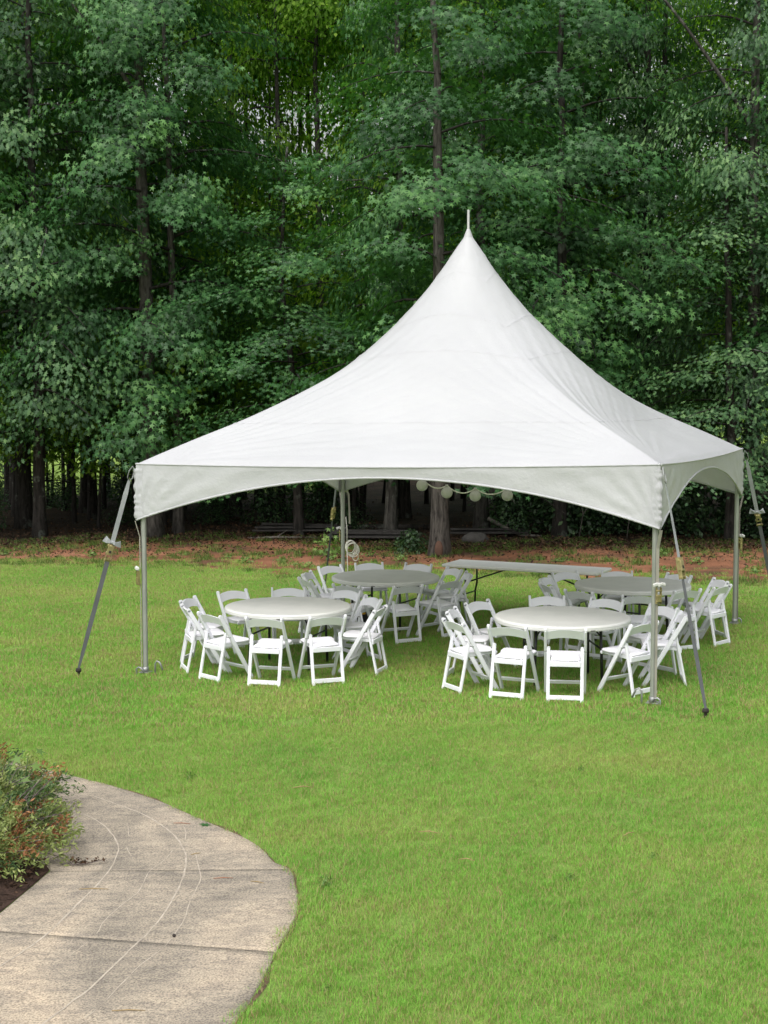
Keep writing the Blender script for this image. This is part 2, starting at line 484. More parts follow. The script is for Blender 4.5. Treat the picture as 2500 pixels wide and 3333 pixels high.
for a, b in zip(cuts, cuts[1:]):
    i0, i1 = a, b
    A = pl[i0:i1 + 1].copy(); B = pr[i0:i1 + 1].copy()
    # 9 mm joints between the slabs
    for arr in (A, B):
        d0 = (arr[1] - arr[0]); arr[0] = arr[0] + d0 / np.linalg.norm(d0) * (0.0035 if a else 0)
        d1 = (arr[-1] - arr[-2]); arr[-1] = arr[-1] - d1 / np.linalg.norm(d1) * 0.0035
    n = len(A); m = 14
    top = np.zeros((n, m + 1, 3))
    for j in range(m + 1):
        t = j / m
        q = A * (1 - t) + B * t
        jit = np.array([0.006 * nz(x, y, 3.0) + 0.004 * nz(x, y, 12.0) for x, y in q]) if j in (0, m) else 0
        if j in (0, m):
            nrm = (A - B) / np.linalg.norm(A - B, axis=1)[:, None]
            q = q + nrm * jit[:, None]
        top[:, j, :2] = q; top[:, j, 2] = gz(q[:, 0], q[:, 1]) + PATH_TOP
    # rounded edges and sides
    def edge(row, inward, dz):
        r = row.copy(); r[:, :2] += inward; r[:, 2] += dz; return r
    full = [top[:, j] for j in range(m + 1)]
    cenL = (full[1] - full[0])[:, :2]; cenL /= np.linalg.norm(cenL, axis=1)[:, None]
    cenR = (full[-2] - full[-1])[:, :2]; cenR /= np.linalg.norm(cenR, axis=1)[:, None]
    left = [edge(full[0], -cenL * 0.010, -0.11), edge(full[0], -cenL * 0.010, -0.010)]
    right = [edge(full[-1], -cenR * 0.010, -0.010), edge(full[-1], -cenR * 0.010, -0.11)]
    P = np.stack(left + full + right, 1)
    # end faces
    t0 = P[0].copy(); t0[:, 2] = np.minimum(t0[:, 2], gz(t0[:, 0], t0[:, 1]) - 0.05)
    t1 = P[-1].copy(); t1[:, 2] = np.minimum(t1[:, 2], gz(t1[:, 0], t1[:, 1]) - 0.05)
    P = np.concatenate([t0[None], P, t1[None]], 0)
    MB().grid(P, True).build('slab', M['concrete'], path)
SCR = [[(-2.42, 11.03), (-2.25, 10.87), (-2.11, 10.66), (-1.99, 10.41), (-1.89, 10.14), (-1.85, 9.92), (-1.83, 9.58), (-1.86, 9.2), (-1.9, 8.88), (-1.94, 8.55), (-1.98, 8.3), (-2.05, 8.04), (-2.12, 7.83), (-2.3, 7.3)],
 [(-2.33, 11.46), (-2.05, 11.15), (-1.86, 10.93), (-1.69, 10.67), (-1.55, 10.4), (-1.43, 10.09), (-1.36, 9.81), (-1.32, 9.41), (-1.32, 9.03), (-1.34, 8.66), (-1.38, 8.34), (-1.43, 8.11), (-1.5, 7.77), (-1.56, 7.49), (-1.62, 7.32), (-1.68, 7.12), (-1.9, 6.6)],
 [(-1.32, 9.94), (-1.24, 9.56), (-1.2, 9.33), (-1.2, 9.1), (-1.21, 8.86), (-1.2, 8.65), (-1.21, 8.43), (-1.26, 8.07), (-1.35, 7.8), (-1.45, 7.3), (-1.52, 7.08)],
 [(-1.47, 10.16), (-1.49, 9.77), (-1.56, 9.49), (-1.56, 9.23), (-1.57, 9.04), (-1.64, 8.77), (-1.68, 8.51), (-1.69, 8.29), (-1.78, 7.92), (-1.86, 7.6), (-1.91, 7.4)],
 [(-1.91, 10.65), (-1.85, 10.36), (-1.82, 10.09), (-1.74, 9.83)], [(-1.48, 10.56), (-1.44, 10.39), (-1.42, 10.21)]]
SW = [0.013, 0.014, 0.008, 0.007, 0.006, 0.006]
for L_, w in zip(SCR, SW):
    c = smooth_poly(L_, 7); mb = MB()
    d = np.gradient(c, axis=0); d /= np.linalg.norm(d, axis=1)[:, None]
    nn = np.stack([-d[:, 1], d[:, 0]], 1)
    start = None
    rows = []
    for i, (x, y) in enumerate(c):
        ww = w * (0.75 + 0.6 * nz(x, y, 6.0, 5.0))
        gap = (w < 0.010 and nz(x, y, 3.0, w * 900) > 0.22)
        if gap:
            if len(rows) > 1: mb.grid(np.array(rows))
            rows = []; continue
        jx = 0.006 * nz(x, y, 9.0, 2.0)
        a = c[i] + nn[i] * (ww / 2 + jx); b = c[i] - nn[i] * (ww / 2 - jx)
        rows.append([(*a, G(*a) + PATH_TOP + 0.002), (*b, G(*b) + PATH_TOP + 0.002)])
    if len(rows) > 1: mb.grid(np.array(rows))
    mb.build('scrape_line', M['scrape'], path)
# bare soil where the turf stops short of the slab
vw = np.array([0.010 + 0.06 * max(0.0, nz(x, y, 2.3, 7.0) + 0.12) + 0.02 * abs(nz(x, y, 11.0, 3.0)) for x, y in pr])
tn = np.gradient(pr, axis=0); tn /= np.linalg.norm(tn, axis=1)[:, None]; vn = np.stack([-tn[:, 1], tn[:, 0]], 1)
if np.sum((pl.mean(0) - pr.mean(0)) * vn.mean(0)) > 0: vn = -vn
rows = []
for i in range(len(pr)):
    a = pr[i] + vn[i] * 0.004; b = pr[i] + vn[i] * (0.004 + vw[i])
    rows.append([(*a, G(*a) - 0.004), (*((a + b) / 2), G(*((a + b) / 2)) + 0.004), (*b, G(*b) + 0.003)])
verge = MB().grid(np.array(rows)).build('bare_verge', M['verge']); verge['kind'] = 'structure'
verge_out = pr + vn * (vw * 0.8)[:, None]
# planting bed inside the curve of the path
bedP = np.array([list(p) for p in pl[0:16 * KS]] + [(-5.0, 8.2), (-6.5, 9.0), (-6.8, 11.5)])
def fan_mesh(name, poly, dz, mat):
    c = poly.mean(0); c = np.array([-4.2, 9.6])
    V = [(c[0], c[1], G(*c) + dz + 0.05)]
    for q in poly: V.append((q[0], q[1], G(*q) + dz))
    n = len(poly)
    F = [(0, 1 + i, 1 + (i + 1) % n) for i in range(n)]
    me = mesh_np(name, V, F, mat); o = obj(name, me); o['kind'] = 'structure'; return o
bed_in = bedP.copy(); bed_in[:16 * KS, 0] -= 0.015
fan_mesh('planting_bed', bed_in, 0.006, M['bed'])

# ------------------------------------------------------------------ grass: millions of blades, one object
def clump_mesh(name, n, rad, h0, h1, w, seed, dry=0.0, mat='grass'):
    r = np.random.default_rng(seed)
    a = r.uniform(0, 2 * PI, n); rr = rad * np.sqrt(r.uniform(0, 1, n))
    base = np.stack([rr * np.cos(a), rr * np.sin(a), np.full(n, -0.004)], 1)
    h = r.uniform(h0, h1, n); th = r.uniform(0, 2 * PI, n)
    lean = r.uniform(0.1, 1.0, n) * h
    ld = np.stack([np.cos(th), np.sin(th), np.zeros(n)], 1)
    ph = th + PI / 2 + r.uniform(-0.6, 0.6, n)
    wd = np.stack([np.cos(ph), np.sin(ph), np.zeros(n)], 1) * (w * r.uniform(0.7, 1.3, n))[:, None] / 2
    up = np.array([0, 0, 1.0])
    mid = base + up * (h * 0.6)[:, None] + ld * (lean * 0.35)[:, None]
    tip = base + up * (h * r.uniform(0.82, 1.0, n))[:, None] + ld * lean[:, None]
    V = np.stack([base - wd, base + wd, mid + wd * 0.75, mid - wd * 0.75, tip], 1).reshape(-1, 3)
    i = np.arange(n)[:, None] * 5
    F = np.concatenate([i + np.array([[0, 1, 2]]), i + np.array([[0, 2, 3]]), i + np.array([[3, 2, 4]])], 0)
    tint = np.repeat(np.clip(r.uniform(0, 1, n) + dry, 0, 1), 5)
    return mesh_np(name, V, F, M[mat], False, tint)
def in_poly(P, poly):
    x, y = P[:, 0], P[:, 1]; c = np.zeros(len(P), bool); n = len(poly)
    for i in range(n):
        x1, y1 = poly[i]; x2, y2 = poly[(i + 1) % n]
        cond = ((y1 > y) != (y2 > y)) & (x < (x2 - x1) * (y - y1) / (y2 - y1 + 1e-12) + x1)
        c ^= cond
    return c
path_poly = np.concatenate([pl, (verge_out + np.array([[0.02, 0.01]]))[::-1]], 0)
def vnoise(P, s, seed):
    return np.array([mnoise.noise(Vector((a * s, b * s, seed))) for a, b in P])
def gn_scatter(name, pts, rot, scl, src, parent=None):
    """one object: instances of the source clumps on its points (rot = rotation about Z, scl = size)"""
    me = bpy.data.meshes.new(name); me.vertices.add(len(pts)); me.vertices.foreach_set('co', np.asarray(pts, np.float32).ravel())
    a = me.attributes.new('rot', 'FLOAT_VECTOR', 'POINT'); a.data.foreach_set('vector', np.asarray(rot, np.float32).ravel())
    a = me.attributes.new('scl', 'FLOAT_VECTOR', 'POINT'); a.data.foreach_set('vector', np.asarray(scl, np.float32).ravel())
    me.update()
    o = obj(name, me, parent)
    g = bpy.data.node_groups.new(name + '_scatter', 'GeometryNodeTree')
    g.interface.new_socket('Geometry', in_out='INPUT', socket_type='NodeSocketGeometry')
    g.interface.new_socket('Geometry', in_out='OUTPUT', socket_type='NodeSocketGeometry')
    gi = g.nodes.new('NodeGroupInput'); go = g.nodes.new('NodeGroupOutput')
    ip = g.nodes.new('GeometryNodeInstanceOnPoints')
    oi = g.nodes.new('GeometryNodeObjectInfo'); oi.inputs['Object'].default_value = src
    ar = g.nodes.new('GeometryNodeInputNamedAttribute'); ar.data_type = 'FLOAT_VECTOR'; ar.inputs['Name'].default_value = 'rot'
    asc = g.nodes.new('GeometryNodeInputNamedAttribute'); asc.data_type = 'FLOAT_VECTOR'; asc.inputs['Name'].default_value = 'scl'
    e2r = g.nodes.new('FunctionNodeEulerToRotation')
    g.links.new(gi.outputs[0], ip.inputs['Points']); g.links.new(oi.outputs['Geometry'], ip.inputs['Instance'])
    g.links.new(ar.outputs['Attribute'], e2r.inputs[0]); g.links.new(e2r.outputs[0], ip.inputs['Rotation'])
    g.links.new(asc.outputs['Attribute'], ip.inputs['Scale']); g.links.new(ip.outputs[0], go.inputs[0])
    md = o.modifiers.new('scatter', 'NODES'); md.node_group = g
    o['kind'] = 'stuff'
    return o
def frustum_pts(y0, y1, dens, margin=0.6, xmin=None):
    area_n = int(dens * (y1 - y0) * 2 * (0.2625 * y1 + margin))
    y = rng.uniform(y0, y1, area_n); X = 0.2625 * y1 + margin
    x = rng.uniform(-X, X, area_n)
    k = np.abs(x) < 0.2625 * y + margin
    return np.stack([x[k], y[k]], 1)
def lay_grass(name, P, src, s0, s1, label):
    z = gz(P[:, 0], P[:, 1])
    pts = np.column_stack([P, z])
    rot = np.column_stack([rng.uniform(-0.1, 0.1, len(P)), rng.uniform(-0.1, 0.1, len(P)), rng.uniform(0, 2 * PI, len(P))])
    s = rng.uniform(s0, s1, len(P))
    o = gn_scatter(name, pts, rot, np.column_stack([s, s, s * rng.uniform(0.8, 1.2, len(P))]), src)
    o['label'] = label; o['category'] = 'grass'
    return o
def src_obj(name, me):
    return bpy.data.objects.new(name, me)      # never linked: only the scatter uses it
near = src_obj('grass_clump', clump_mesh('grass_clump', 90, 0.10, 0.016, 0.050, 0.0028, 1))
far = src_obj('grass_tuft', clump_mesh('grass_tuft', 64, 0.12, 0.022, 0.058, 0.0055, 2))
rough = src_obj('rough_tuft', clump_mesh('rough_tuft', 26, 0.10, 0.03, 0.12, 0.009, 3, 0.0, 'rough_grass'))
P = frustum_pts(6.2, 14.0, 215)
P = P[~in_poly(P, path_poly) & ~in_poly(P, bedP)]
lay_grass('lawn_grass', P, near, 0.8, 1.15, 'short bright green lawn grass in front of the tent')
P = frustum_pts(14.0, 31.5, 95)
P = P[P[:, 1] < edge_lawn(P[:, 0]) + rng.normal(0.1, 1.1, len(P)) + 1.2 * vnoise(P, 1.3, 12.0)]
lay_grass('lawn_grass', P, far, 0.85, 1.2, 'short bright green lawn grass under and behind the tent')
P = frustum_pts(25.0, 37.0, 34, 1.0)
v = 0.8 * vnoise(P, 0.55, 4.0) + 0.7 * vnoise(P, 1.7, 6.0) + 0.4 * vnoise(P, 5.0, 8.0)
# a strip of rough grass along both sides of the bare clay
e1 = edge_lawn(P[:, 0]); e2 = edge_clay(P[:, 0])
u = (P[:, 1] - e1) / (e2 - e1)
keep = (u > -0.1) & (u < 1.25) & (v + 0.75 * np.abs(u - 0.42) > 0.17 + 0.35 * np.maximum(u - 0.95, 0) * 4) & (rng.uniform(0, 1, len(P)) < 0.8)
P = P[keep]
lay_grass('rough_grass', P, rough, 0.6, 1.15, 'patchy rough grass over the red clay bank')

# ------------------------------------------------------------------ trees
def star_template():
    ang = [0, 31, 62, 93, 125, 180, 235, 267, 298, 329]
    rad = [1.0, 0.34, 0.92, 0.32, 0.66, 0.20, 0.66, 0.32, 0.92, 0.34]
    V = [(r_ * math.sin(R(a)), r_ * math.cos(R(a)), -0.16 * r_ * r_) for a, r_ in zip(ang, rad)]
    F = [(9, 0, 1), (1, 2, 3), (3, 4, 5), (5, 6, 7), (7, 8, 9), (1, 3, 5), (1, 5, 7), (1, 7, 9)]
    return np.array(V), np.array(F)
def oak_template():
    V = [(0, -0.9, 0), (0.16, -0.35, -.02), (0.5, -0.2, -.06), (0.2, 0.05, -.02), (0.52, 0.42, -.08), (0.17, 0.5, -.03), (0.0, 1.0, -.1),
         (-0.17, 0.5, -.03), (-0.52, 0.42, -.08), (-0.2, 0.05, -.02), (-0.5, -0.2, -.06), (-0.16, -0.35, -.02)]
    F = [(0, 1, 11), (1, 2, 3), (3, 4, 5), (5, 6, 7), (7, 8, 9), (9, 10, 11), (1, 3, 11), (3, 9, 11), (3, 5, 9), (5, 7, 9)]
    return np.array(V), np.array(F)
def quad_template():
    V = [(0, -0.8, 0), (0.48, 0.1, 0.06), (0, 0.9, -.06), (-0.48, 0.1, 0.06)]
    return np.array(V), np.array([(0, 1, 2), (0, 2, 3)])
def leaves_mesh(name, C, Nrm, Tip, size, tint, tpl, mat):
    TV, TF = tpl
    z = Nrm / np.linalg.norm(Nrm, axis=1)[:, None]
    y = Tip - z * np.sum(Tip * z, 1)[:, None]; y /= np.linalg.norm(y, axis=1)[:, None] + 1e-9
    x = np.cross(y, z)
    n, k = len(C), len(TV)
    V = (C[:, None, :] + size[:, None, None] * (TV[None, :, 0, None] * x[:, None, :] + TV[None, :, 1, None] * y[:, None, :] + TV[None, :, 2, None] * z[:, None, :])).reshape(-1, 3)
    F = (np.arange(n)[:, None, None] * k + TF[None]).reshape(-1, 3)
    return mesh_np(name, V, F, mat, False, np.repeat(tint, k))
def grow_crown(key, seed, z0, z1, rmax, n_limbs, sprays, per, leaf, tpl, mat, droop=0.5, flat=0.17, prof=None, spread=(0.42, 0.40), zmin=1.85):
    """limbs leave a straight stem; leaf sprays sit along them in flat, drooping layers"""
    r = np.random.default_rng(seed)
    LM = MB(); C = []; Nn = []; T = []; S = []; TI = []
    for i in range(n_limbs):
        t = (i + r.uniform(0, 1)) / n_limbs
        z = z0 + (z1 - z0) * t ** 1.15
        a = i * 2.39996 + r.uniform(-0.5, 0.5)
        pf = prof(t) if prof else (0.75 + 0.5 * t if t < 0.4 else 0.95 * (1 - ((t - 0.4) / 0.6) ** 2 * 0.75))
        L = rmax * pf * r.uniform(0.72, 1.15)
        rise = r.uniform(0.10, 0.5)
        d = np.array([math.cos(a), math.sin(a), 0])
        side = np.array([-d[1], d[0], 0])
        K = 7; pts = []
        bend = r.uniform(-0.35, 0.35)
        for j in range(K):
            u_ = j / (K - 1)
            pts.append(d * L * u_ + side * bend * L * u_ * u_ + np.array([0, 0, z + L * (rise * u_ - droop * u_ * u_)]))
        pts = np.array(pts)
        LM.tube(pts, [0.036 * (L / 3.5) * (1 - 0.85 * j / (K - 1)) * (1.25 - 0.5 * t) for j in range(K)], 4, False)
        ns = max(3, int(sprays * L / rmax))
        for s in range(ns):
            u_ = 0.22 + 0.8 * (s + r.uniform(0, 1)) / ns
            q = np.array([np.interp(u_ * (K - 1), np.arange(K), pts[:, c]) for c in range(3)])
            lat = r.uniform(-1, 1) * (0.18 + 0.34 * L * (1 - 0.65 * u_) * min(1, u_ * 1.6))
            q = q + side * lat + d * abs(lat) * 0.35 + np.array([0, 0, r.normal(0, 0.10) - 0.12 * abs(lat)])
            od = d + side * (0.8 * lat / (abs(lat) + 0.5)); od /= np.linalg.norm(od)
            sd_ = np.array([-od[1], od[0], 0])
            m = int(per * r.uniform(0.6, 1.35))
            al = r.normal(0, spread[0], m); ac = r.normal(0, spread[1], m); hh = r.normal(0, flat, m)
            al = np.clip(al, -1.0, 1.0)
            off = od * al[:, None] + sd_ * ac[:, None] + np.array([0, 0, 1.0]) * (hh - 0.34 * np.maximum(al, 0) ** 1.4 - 0.20 * np.abs(ac))[:, None]
            c = q + off
            on = off / (np.linalg.norm(off, axis=1)[:, None] + 0.15)
            nr = np.array([0, 0, 0.55]) + on * 0.40 + od * r.uniform(0.4, 1.3, m)[:, None] + r.normal(0, 0.22, (m, 3))
            tp = od * 0.7 + on * 0.7 + r.normal(0, 0.45, (m, 3)) + np.array([0, 0, -0.6])
            C.append(c); Nn.append(nr); T.append(tp); S.append(leaf * r.uniform(0.7, 1.2, m))
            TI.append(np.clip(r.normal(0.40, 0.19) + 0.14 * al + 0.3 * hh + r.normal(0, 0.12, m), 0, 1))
    C = np.concatenate(C); ok = C[:, 2] > zmin
    C = C[ok]; Nn = np.concatenate(Nn)[ok]; T = np.concatenate(T)[ok]; S = np.concatenate(S)[ok]; TI = np.concatenate(TI)[ok]
    me = leaves_mesh(key + '_crown', C, Nn, T, S, TI, tpl, mat)
    return me, LM.mesh(key + '_branches', None)
STAR, OAK, QUAD = star_template(), oak_template(), quad_template()
CR = {}
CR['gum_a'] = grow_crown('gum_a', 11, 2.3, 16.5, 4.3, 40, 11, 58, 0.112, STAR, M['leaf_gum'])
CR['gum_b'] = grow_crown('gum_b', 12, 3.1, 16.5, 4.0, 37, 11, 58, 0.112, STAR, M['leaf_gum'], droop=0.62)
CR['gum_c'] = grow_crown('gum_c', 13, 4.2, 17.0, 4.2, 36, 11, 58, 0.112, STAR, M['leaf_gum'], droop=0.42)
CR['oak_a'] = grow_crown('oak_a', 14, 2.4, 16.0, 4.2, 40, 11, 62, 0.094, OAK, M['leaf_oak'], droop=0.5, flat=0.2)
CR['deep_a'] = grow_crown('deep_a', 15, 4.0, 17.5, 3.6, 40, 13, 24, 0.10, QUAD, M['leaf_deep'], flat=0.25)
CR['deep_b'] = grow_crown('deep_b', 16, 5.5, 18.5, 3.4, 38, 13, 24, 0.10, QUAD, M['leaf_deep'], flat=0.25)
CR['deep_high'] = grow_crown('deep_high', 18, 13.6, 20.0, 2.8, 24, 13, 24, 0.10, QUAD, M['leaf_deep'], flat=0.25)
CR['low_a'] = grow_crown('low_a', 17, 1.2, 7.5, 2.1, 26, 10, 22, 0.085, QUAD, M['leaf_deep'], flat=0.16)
TRK = {}
def trunk_mesh(key, r0, h, seed, mat, flare=1.0, fork=None):
    r = np.random.default_rng(seed); K = 14; mb = MB()
    pts = []; rad = []
    wob = np.cumsum(r.normal(0, 0.035, (K, 2)), 0)
    for j in range(K):
        t = (j / (K - 1)) ** 1.25; z = h * t
        pts.append((wob[j, 0] * t * 2, wob[j, 1] * t * 2, z - 0.25 * (j == 0)))
        rad.append(r0 * (1 - 0.78 * t) + r0 * flare * 0.55 * math.exp(-z / 0.28))
    pts[0] = (pts[0][0], pts[0][1], -0.3)
    mb.tube(pts, rad, 14)
    if fork:
        z, a, L = fork
        b = np.array([np.interp(z, [p[2] for p in pts], [p[c] for p in pts]) for c in range(3)])
        rr = float(np.interp(z, [p[2] for p in pts], rad)) * 0.55
        fp = [b + np.array([math.cos(a) * L * u_ * (0.5 + 0.16 * u_), 0.1 * u_, L * u_ * 0.95]) for u_ in np.linspace(0, 1, 7)]
        mb.tube(fp, [rr * (1 - 0.6 * u_) for u_ in np.linspace(0, 1, 7)], 10)
    return mb.mesh(key + '_trunk', mat)
TREE_N = [0]
def tree(name, label, x, y, crown, r0, mat='bark', lean=(0, 0), rz=None, sc=1.0, cs=1.0, group=None, h=17.0, flare=1.0, fork=None, tk=None):
    TREE_N[0] += 1
    root = thing(name, label, 'tree', (x, y, G(x, y) - 0.02), 0, group)
    root.rotation_euler = (lean[1], lean[0], 0)
    if tk is None:
        tm = trunk_mesh('%s%d' % (name, TREE_N[0]), r0, h, 100 + TREE_N[0], M[mat], flare, fork)
    else:
        if tk not in TRK: TRK[tk] = trunk_mesh(tk, r0, h, 300 + len(TRK), M[mat], flare)
        tm = TRK[tk]
    t_ = obj('trunk', tm, root)
    if rz is None: rz = random.uniform(0, 2 * PI)
    if crown:
        cm, bm_ = CR[crown]
        if not bm_.materials: bm_.materials.append(M['bark_dark'])
        c = obj('crown', cm, root); c.rotation_euler = (0, 0, rz); c.scale = (cs, cs, sc); c['kind'] = 'stuff'
        b = obj('branches', bm_, root); b.rotation_euler = (0, 0, rz); b.scale = (cs, cs, sc); b['kind'] = 'stuff'
    return root
EDGE = 'trees along the edge of the wood'
# named trees whose trunks can be told apart
t1 = tree('sweetgum_tree', 'thick furrowed trunk standing nearest the tent with a scar at its base', 1.19, 31.05, 'gum_a', 0.20, 'bark', (0.0, 0.0), 0.4, 0.80, 0.85, EDGE, h=12.5)
tree('sweetgum_tree', 'tall leaning tree with big forked trunk above the left front tent corner', -5.71, 36.06, 'gum_a', 0.23, 'bark', (-0.022, 0.0), 2.1, 1.0, 0.92, EDGE, fork=(10.6, PI * 0.95, 3.2))
tree('slim_tree', 'slim straight trunk beside the big one left of the tent pole', -5.18, 36.67, 'gum_c', 0.13, 'bark', (0.0, 0), 1.1, 1.0, 0.8, EDGE)
tree('oak_tree', 'dark lichen-spotted trunk standing apart at the left edge of the lawn', -9.61, 39.0, 'oak_a', 0.23, 'bark_dark', (-0.012, 0), 0.3, 1.05, 1.0, EDGE)
tree('slim_tree', 'bare black trunk rising through bright yellow-green leaves left of the roof', -4.23, 41.5, 'deep_b', 0.16, 'bark_dark', (-0.004, 0), 0.9, 1.05, 0.55, EDGE)
tree('slim_tree', 'crooked thin dark trunk between the bare black trunk and the tent peak', -2.85, 40.5, 'deep_b', 0.12, 'bark_dark', (-0.012, 0), 3.9, 1.0, 0.5, EDGE)
tree('sweetgum_tree', 'grey trunk behind the hanging globe lights right of the thick one', 2.47, 36.98, 'gum_a', 0.17, 'bark_grey', (0.0, 0), 4.4, 1.0, 0.95, EDGE)
tc = tree('sweetgum_tree', 'mottled trunk with bare dead limbs above and left of the tent peak', 0.15, 35.2, 'gum_c', 0.15, 'bark_grey', (0.006, 0), 5.2, 1.0, 0.45, EDGE)
tree('oak_tree', 'tall blotched birch-like trunk that forks high at the right edge', 8.75, 34.6, 'oak_a', 0.19, 'bark_grey', (-0.02, 0), 2.5, 1.0, 0.8, EDGE, fork=(9.4, PI * 1.02, 4.0))
tree('oak_tree', 'dark forked tree right of the peak behind the tent roof', 6.55, 37.5, 'oak_a', 0.20, 'bark_dark', (0.0, 0), 4.1, 1.0, 0.62, EDGE, fork=(10.8, PI, 3.5))
tree('slim_tree', 'straight thin pole-like trunk at the top edge right of the peak', 5.35, 38.5, 'gum_c', 0.11, 'bark_grey', (0, 0), 1.4, 1.0, 0.9, EDGE)
# leafy edge trees whose crowns make the green wall
for lab, x, y, cr, rr, rot, cs, hz_ in [
    ('leafy sweetgum overhanging the lawn left of the thick nearest trunk', -2.1, 36.0, 'gum_b', 0.12, 1.0, 0.85, 0.56),
    ('dense sweetgum filling the top left corner of the view', -8.6, 36.4, 'oak_a', 0.16, 1.9, 1.0, 1.0),
    ('sweetgum with low drooping boughs right of the tent peak', 4.2, 34.8, 'gum_a', 0.16, 0.2, 1.0, 0.9),
    ('dense oak with pale leaf clumps above the back right tent corner', 8.0, 33.6, 'oak_a', 0.13, 5.4, 0.9, 0.55),
    ('leafy tree at the far left behind the dark lichen-spotted trunk', -11.6, 36.8, 'gum_b', 0.17, 0.7, 1.0, 1.0),
    ('leafy tree just past the right edge oaks', 11.2, 34.5, 'gum_c', 0.17, 2.9, 1.0, 1.0)]:
    tree('leafy_tree', lab, x, y, cr, rr, 'bark_dark', (random.uniform(-.015, .015), 0), rot, hz_, cs, EDGE, h=17.0 * hz_)
# the shaded interior of the wood
DEEP = 'dark trunks deep in the wood'
dl = 'slender dark-trunked tree deep in the shaded wood'
pts_ = []
rr_ = np.random.default_rng(5)
spots = [(-10.7, 42.5), (-9.0, 43.8), (-8.3, 41.6), (-7.4, 43.0), (-6.9, 40.9), (-6.2, 44.5), (-3.4, 43.6), (-1.7, 40.0), (-0.9, 43.2), (0.6, 40.6), (1.6, 43.5), (3.6, 41.2), (4.6, 43.6), (6.0, 41.6), (7.3, 43.8), (8.6, 39.4), (9.8, 41.8), (-12.5, 40.5), (11.8, 39.5)]
xs_l = [(-3.75, 43.9), (-13.5, 45.5), (-12.2, 47.5), (-11.4, 45.0), (-10.2, 47.6), (-9.4, 46.0), (-8.5, 48.0), (-7.7, 45.8), (-6.6, 47.9), (-5.6, 46.2), (-4.7, 48.3), (-3.9, 46.4), (-2.9, 48.0), (-2.0, 45.6), (-1.2, 47.8)]
spots += xs_l
while len(spots) < 52:
    x, y = rr_.uniform(-17, 17), rr_.uniform(38.5, 56)
    if x < -1 and y > 50.5: continue
    if all((x - a) ** 2 + (y - b) ** 2 > 2.0 for a, b in spots): spots.append((x, y))
GAPS = [(-0.175, -0.135), (-0.088, -0.010), (0.145, 0.23)]      # windows in the canopy that let the sky through
for i, (x, y) in enumerate(spots):
    if any(a < x / y < b for a, b in GAPS) and i % 3 == 0: continue
    tree('forest_tree', dl, x, y, 'deep_high' if any(a < x / y < b for a, b in GAPS) else ['deep_a', 'deep_b', 'gum_c', 'deep_b'][i % 4], 0.14, 'bark_dark', (rr_.uniform(-.03, .03), rr_.uniform(-.02, .02)), None, rr_.uniform(0.92, 1.1), rr_.uniform(0.85, 1.15), DEEP, tk='deep%d' % (i % 5))
for i in range(14):
    x, y = rr_.uniform(-11, 11), rr_.uniform(36.5, 47)
    if -1.0 < x < 1.2 and y < 38: continue
    tree('sapling', 'thin sapling with leaves coloured as if backlit among the dark trunks', x, y, 'low_a', 0.045, 'bark_dark', (rr_.uniform(-.06, .06), 0), None, rr_.uniform(0.7, 1.1), rr_.uniform(0.7, 1.1), 'saplings under the big trees', h=7.0, tk='sap%d' % (i % 3))
for i, (x, y, k) in enumerate([(-5.9, 39.2, 1.35), (-4.9, 42.5, 1.5), (-3.3, 41.8, 1.4), (-2.4, 43.5, 1.5), (-1.5, 41.5, 1.45), (-0.8, 38.6, 1.2), (3.1, 39.8, 1.4), (6.4, 40.2, 1.5), (7.6, 41.0, 1.4), (-6.9, 42.0, 1.3), (-3.9, 45.5, 1.6), (-1.0, 46.0, 1.6)]):
    tree('understory_tree', 'understory tree with leaves coloured as if backlit, between the big trunks', x, y, 'low_a', 0.06, 'bark_dark', (rr_.uniform(-.04, .04), 0), None, k, k * 1.05, 'light understory trees', h=7.0 * k, tk='und%d' % (i % 2))
for i in range(34):
    y = rr_.uniform(40, 50); x = y * rr_.uniform(-0.29, 0.12)
    if any((x - a) ** 2 + (y - b) ** 2 < 0.5 for a, b in spots): continue
    tree('young_tree', 'thin black trunk standing among thicker ones in the dark wood', x, y, 'deep_high', 0.06, 'bark_dark', (rr_.uniform(-.03, .03), 0), None, 0.95, 0.6, 'thin black trunks in the wood', tk='thin%d' % (i % 4))
# far wood beyond the meadow: one mass
n = 14000
fx = rng.uniform(-75, 75, n); fy = 100 + rng.uniform(0, 14, n); fz = rng.uniform(0, 1, n) ** 0.8 * (13 + 3 * np.array([nz(a, 1, 0.12) for a in fx]))
Cc = np.stack([fx, fy, fz + 0.3], 1)
me = leaves_mesh('far_woods', Cc, rng.normal(0, 0.6, (n, 3)) + np.array([0, -0.6, 0.6]), rng.normal(0, 1, (n, 3)), rng.uniform(0.5, 1.1, n), rng.uniform(0, 1, n), QUAD, M['leaf_deep'])
fw = obj('far_woods', me); fw['kind'] = 'stuff'; fw['label'] = 'far line of woods seen between the trunks'; fw['category'] = 'woods'

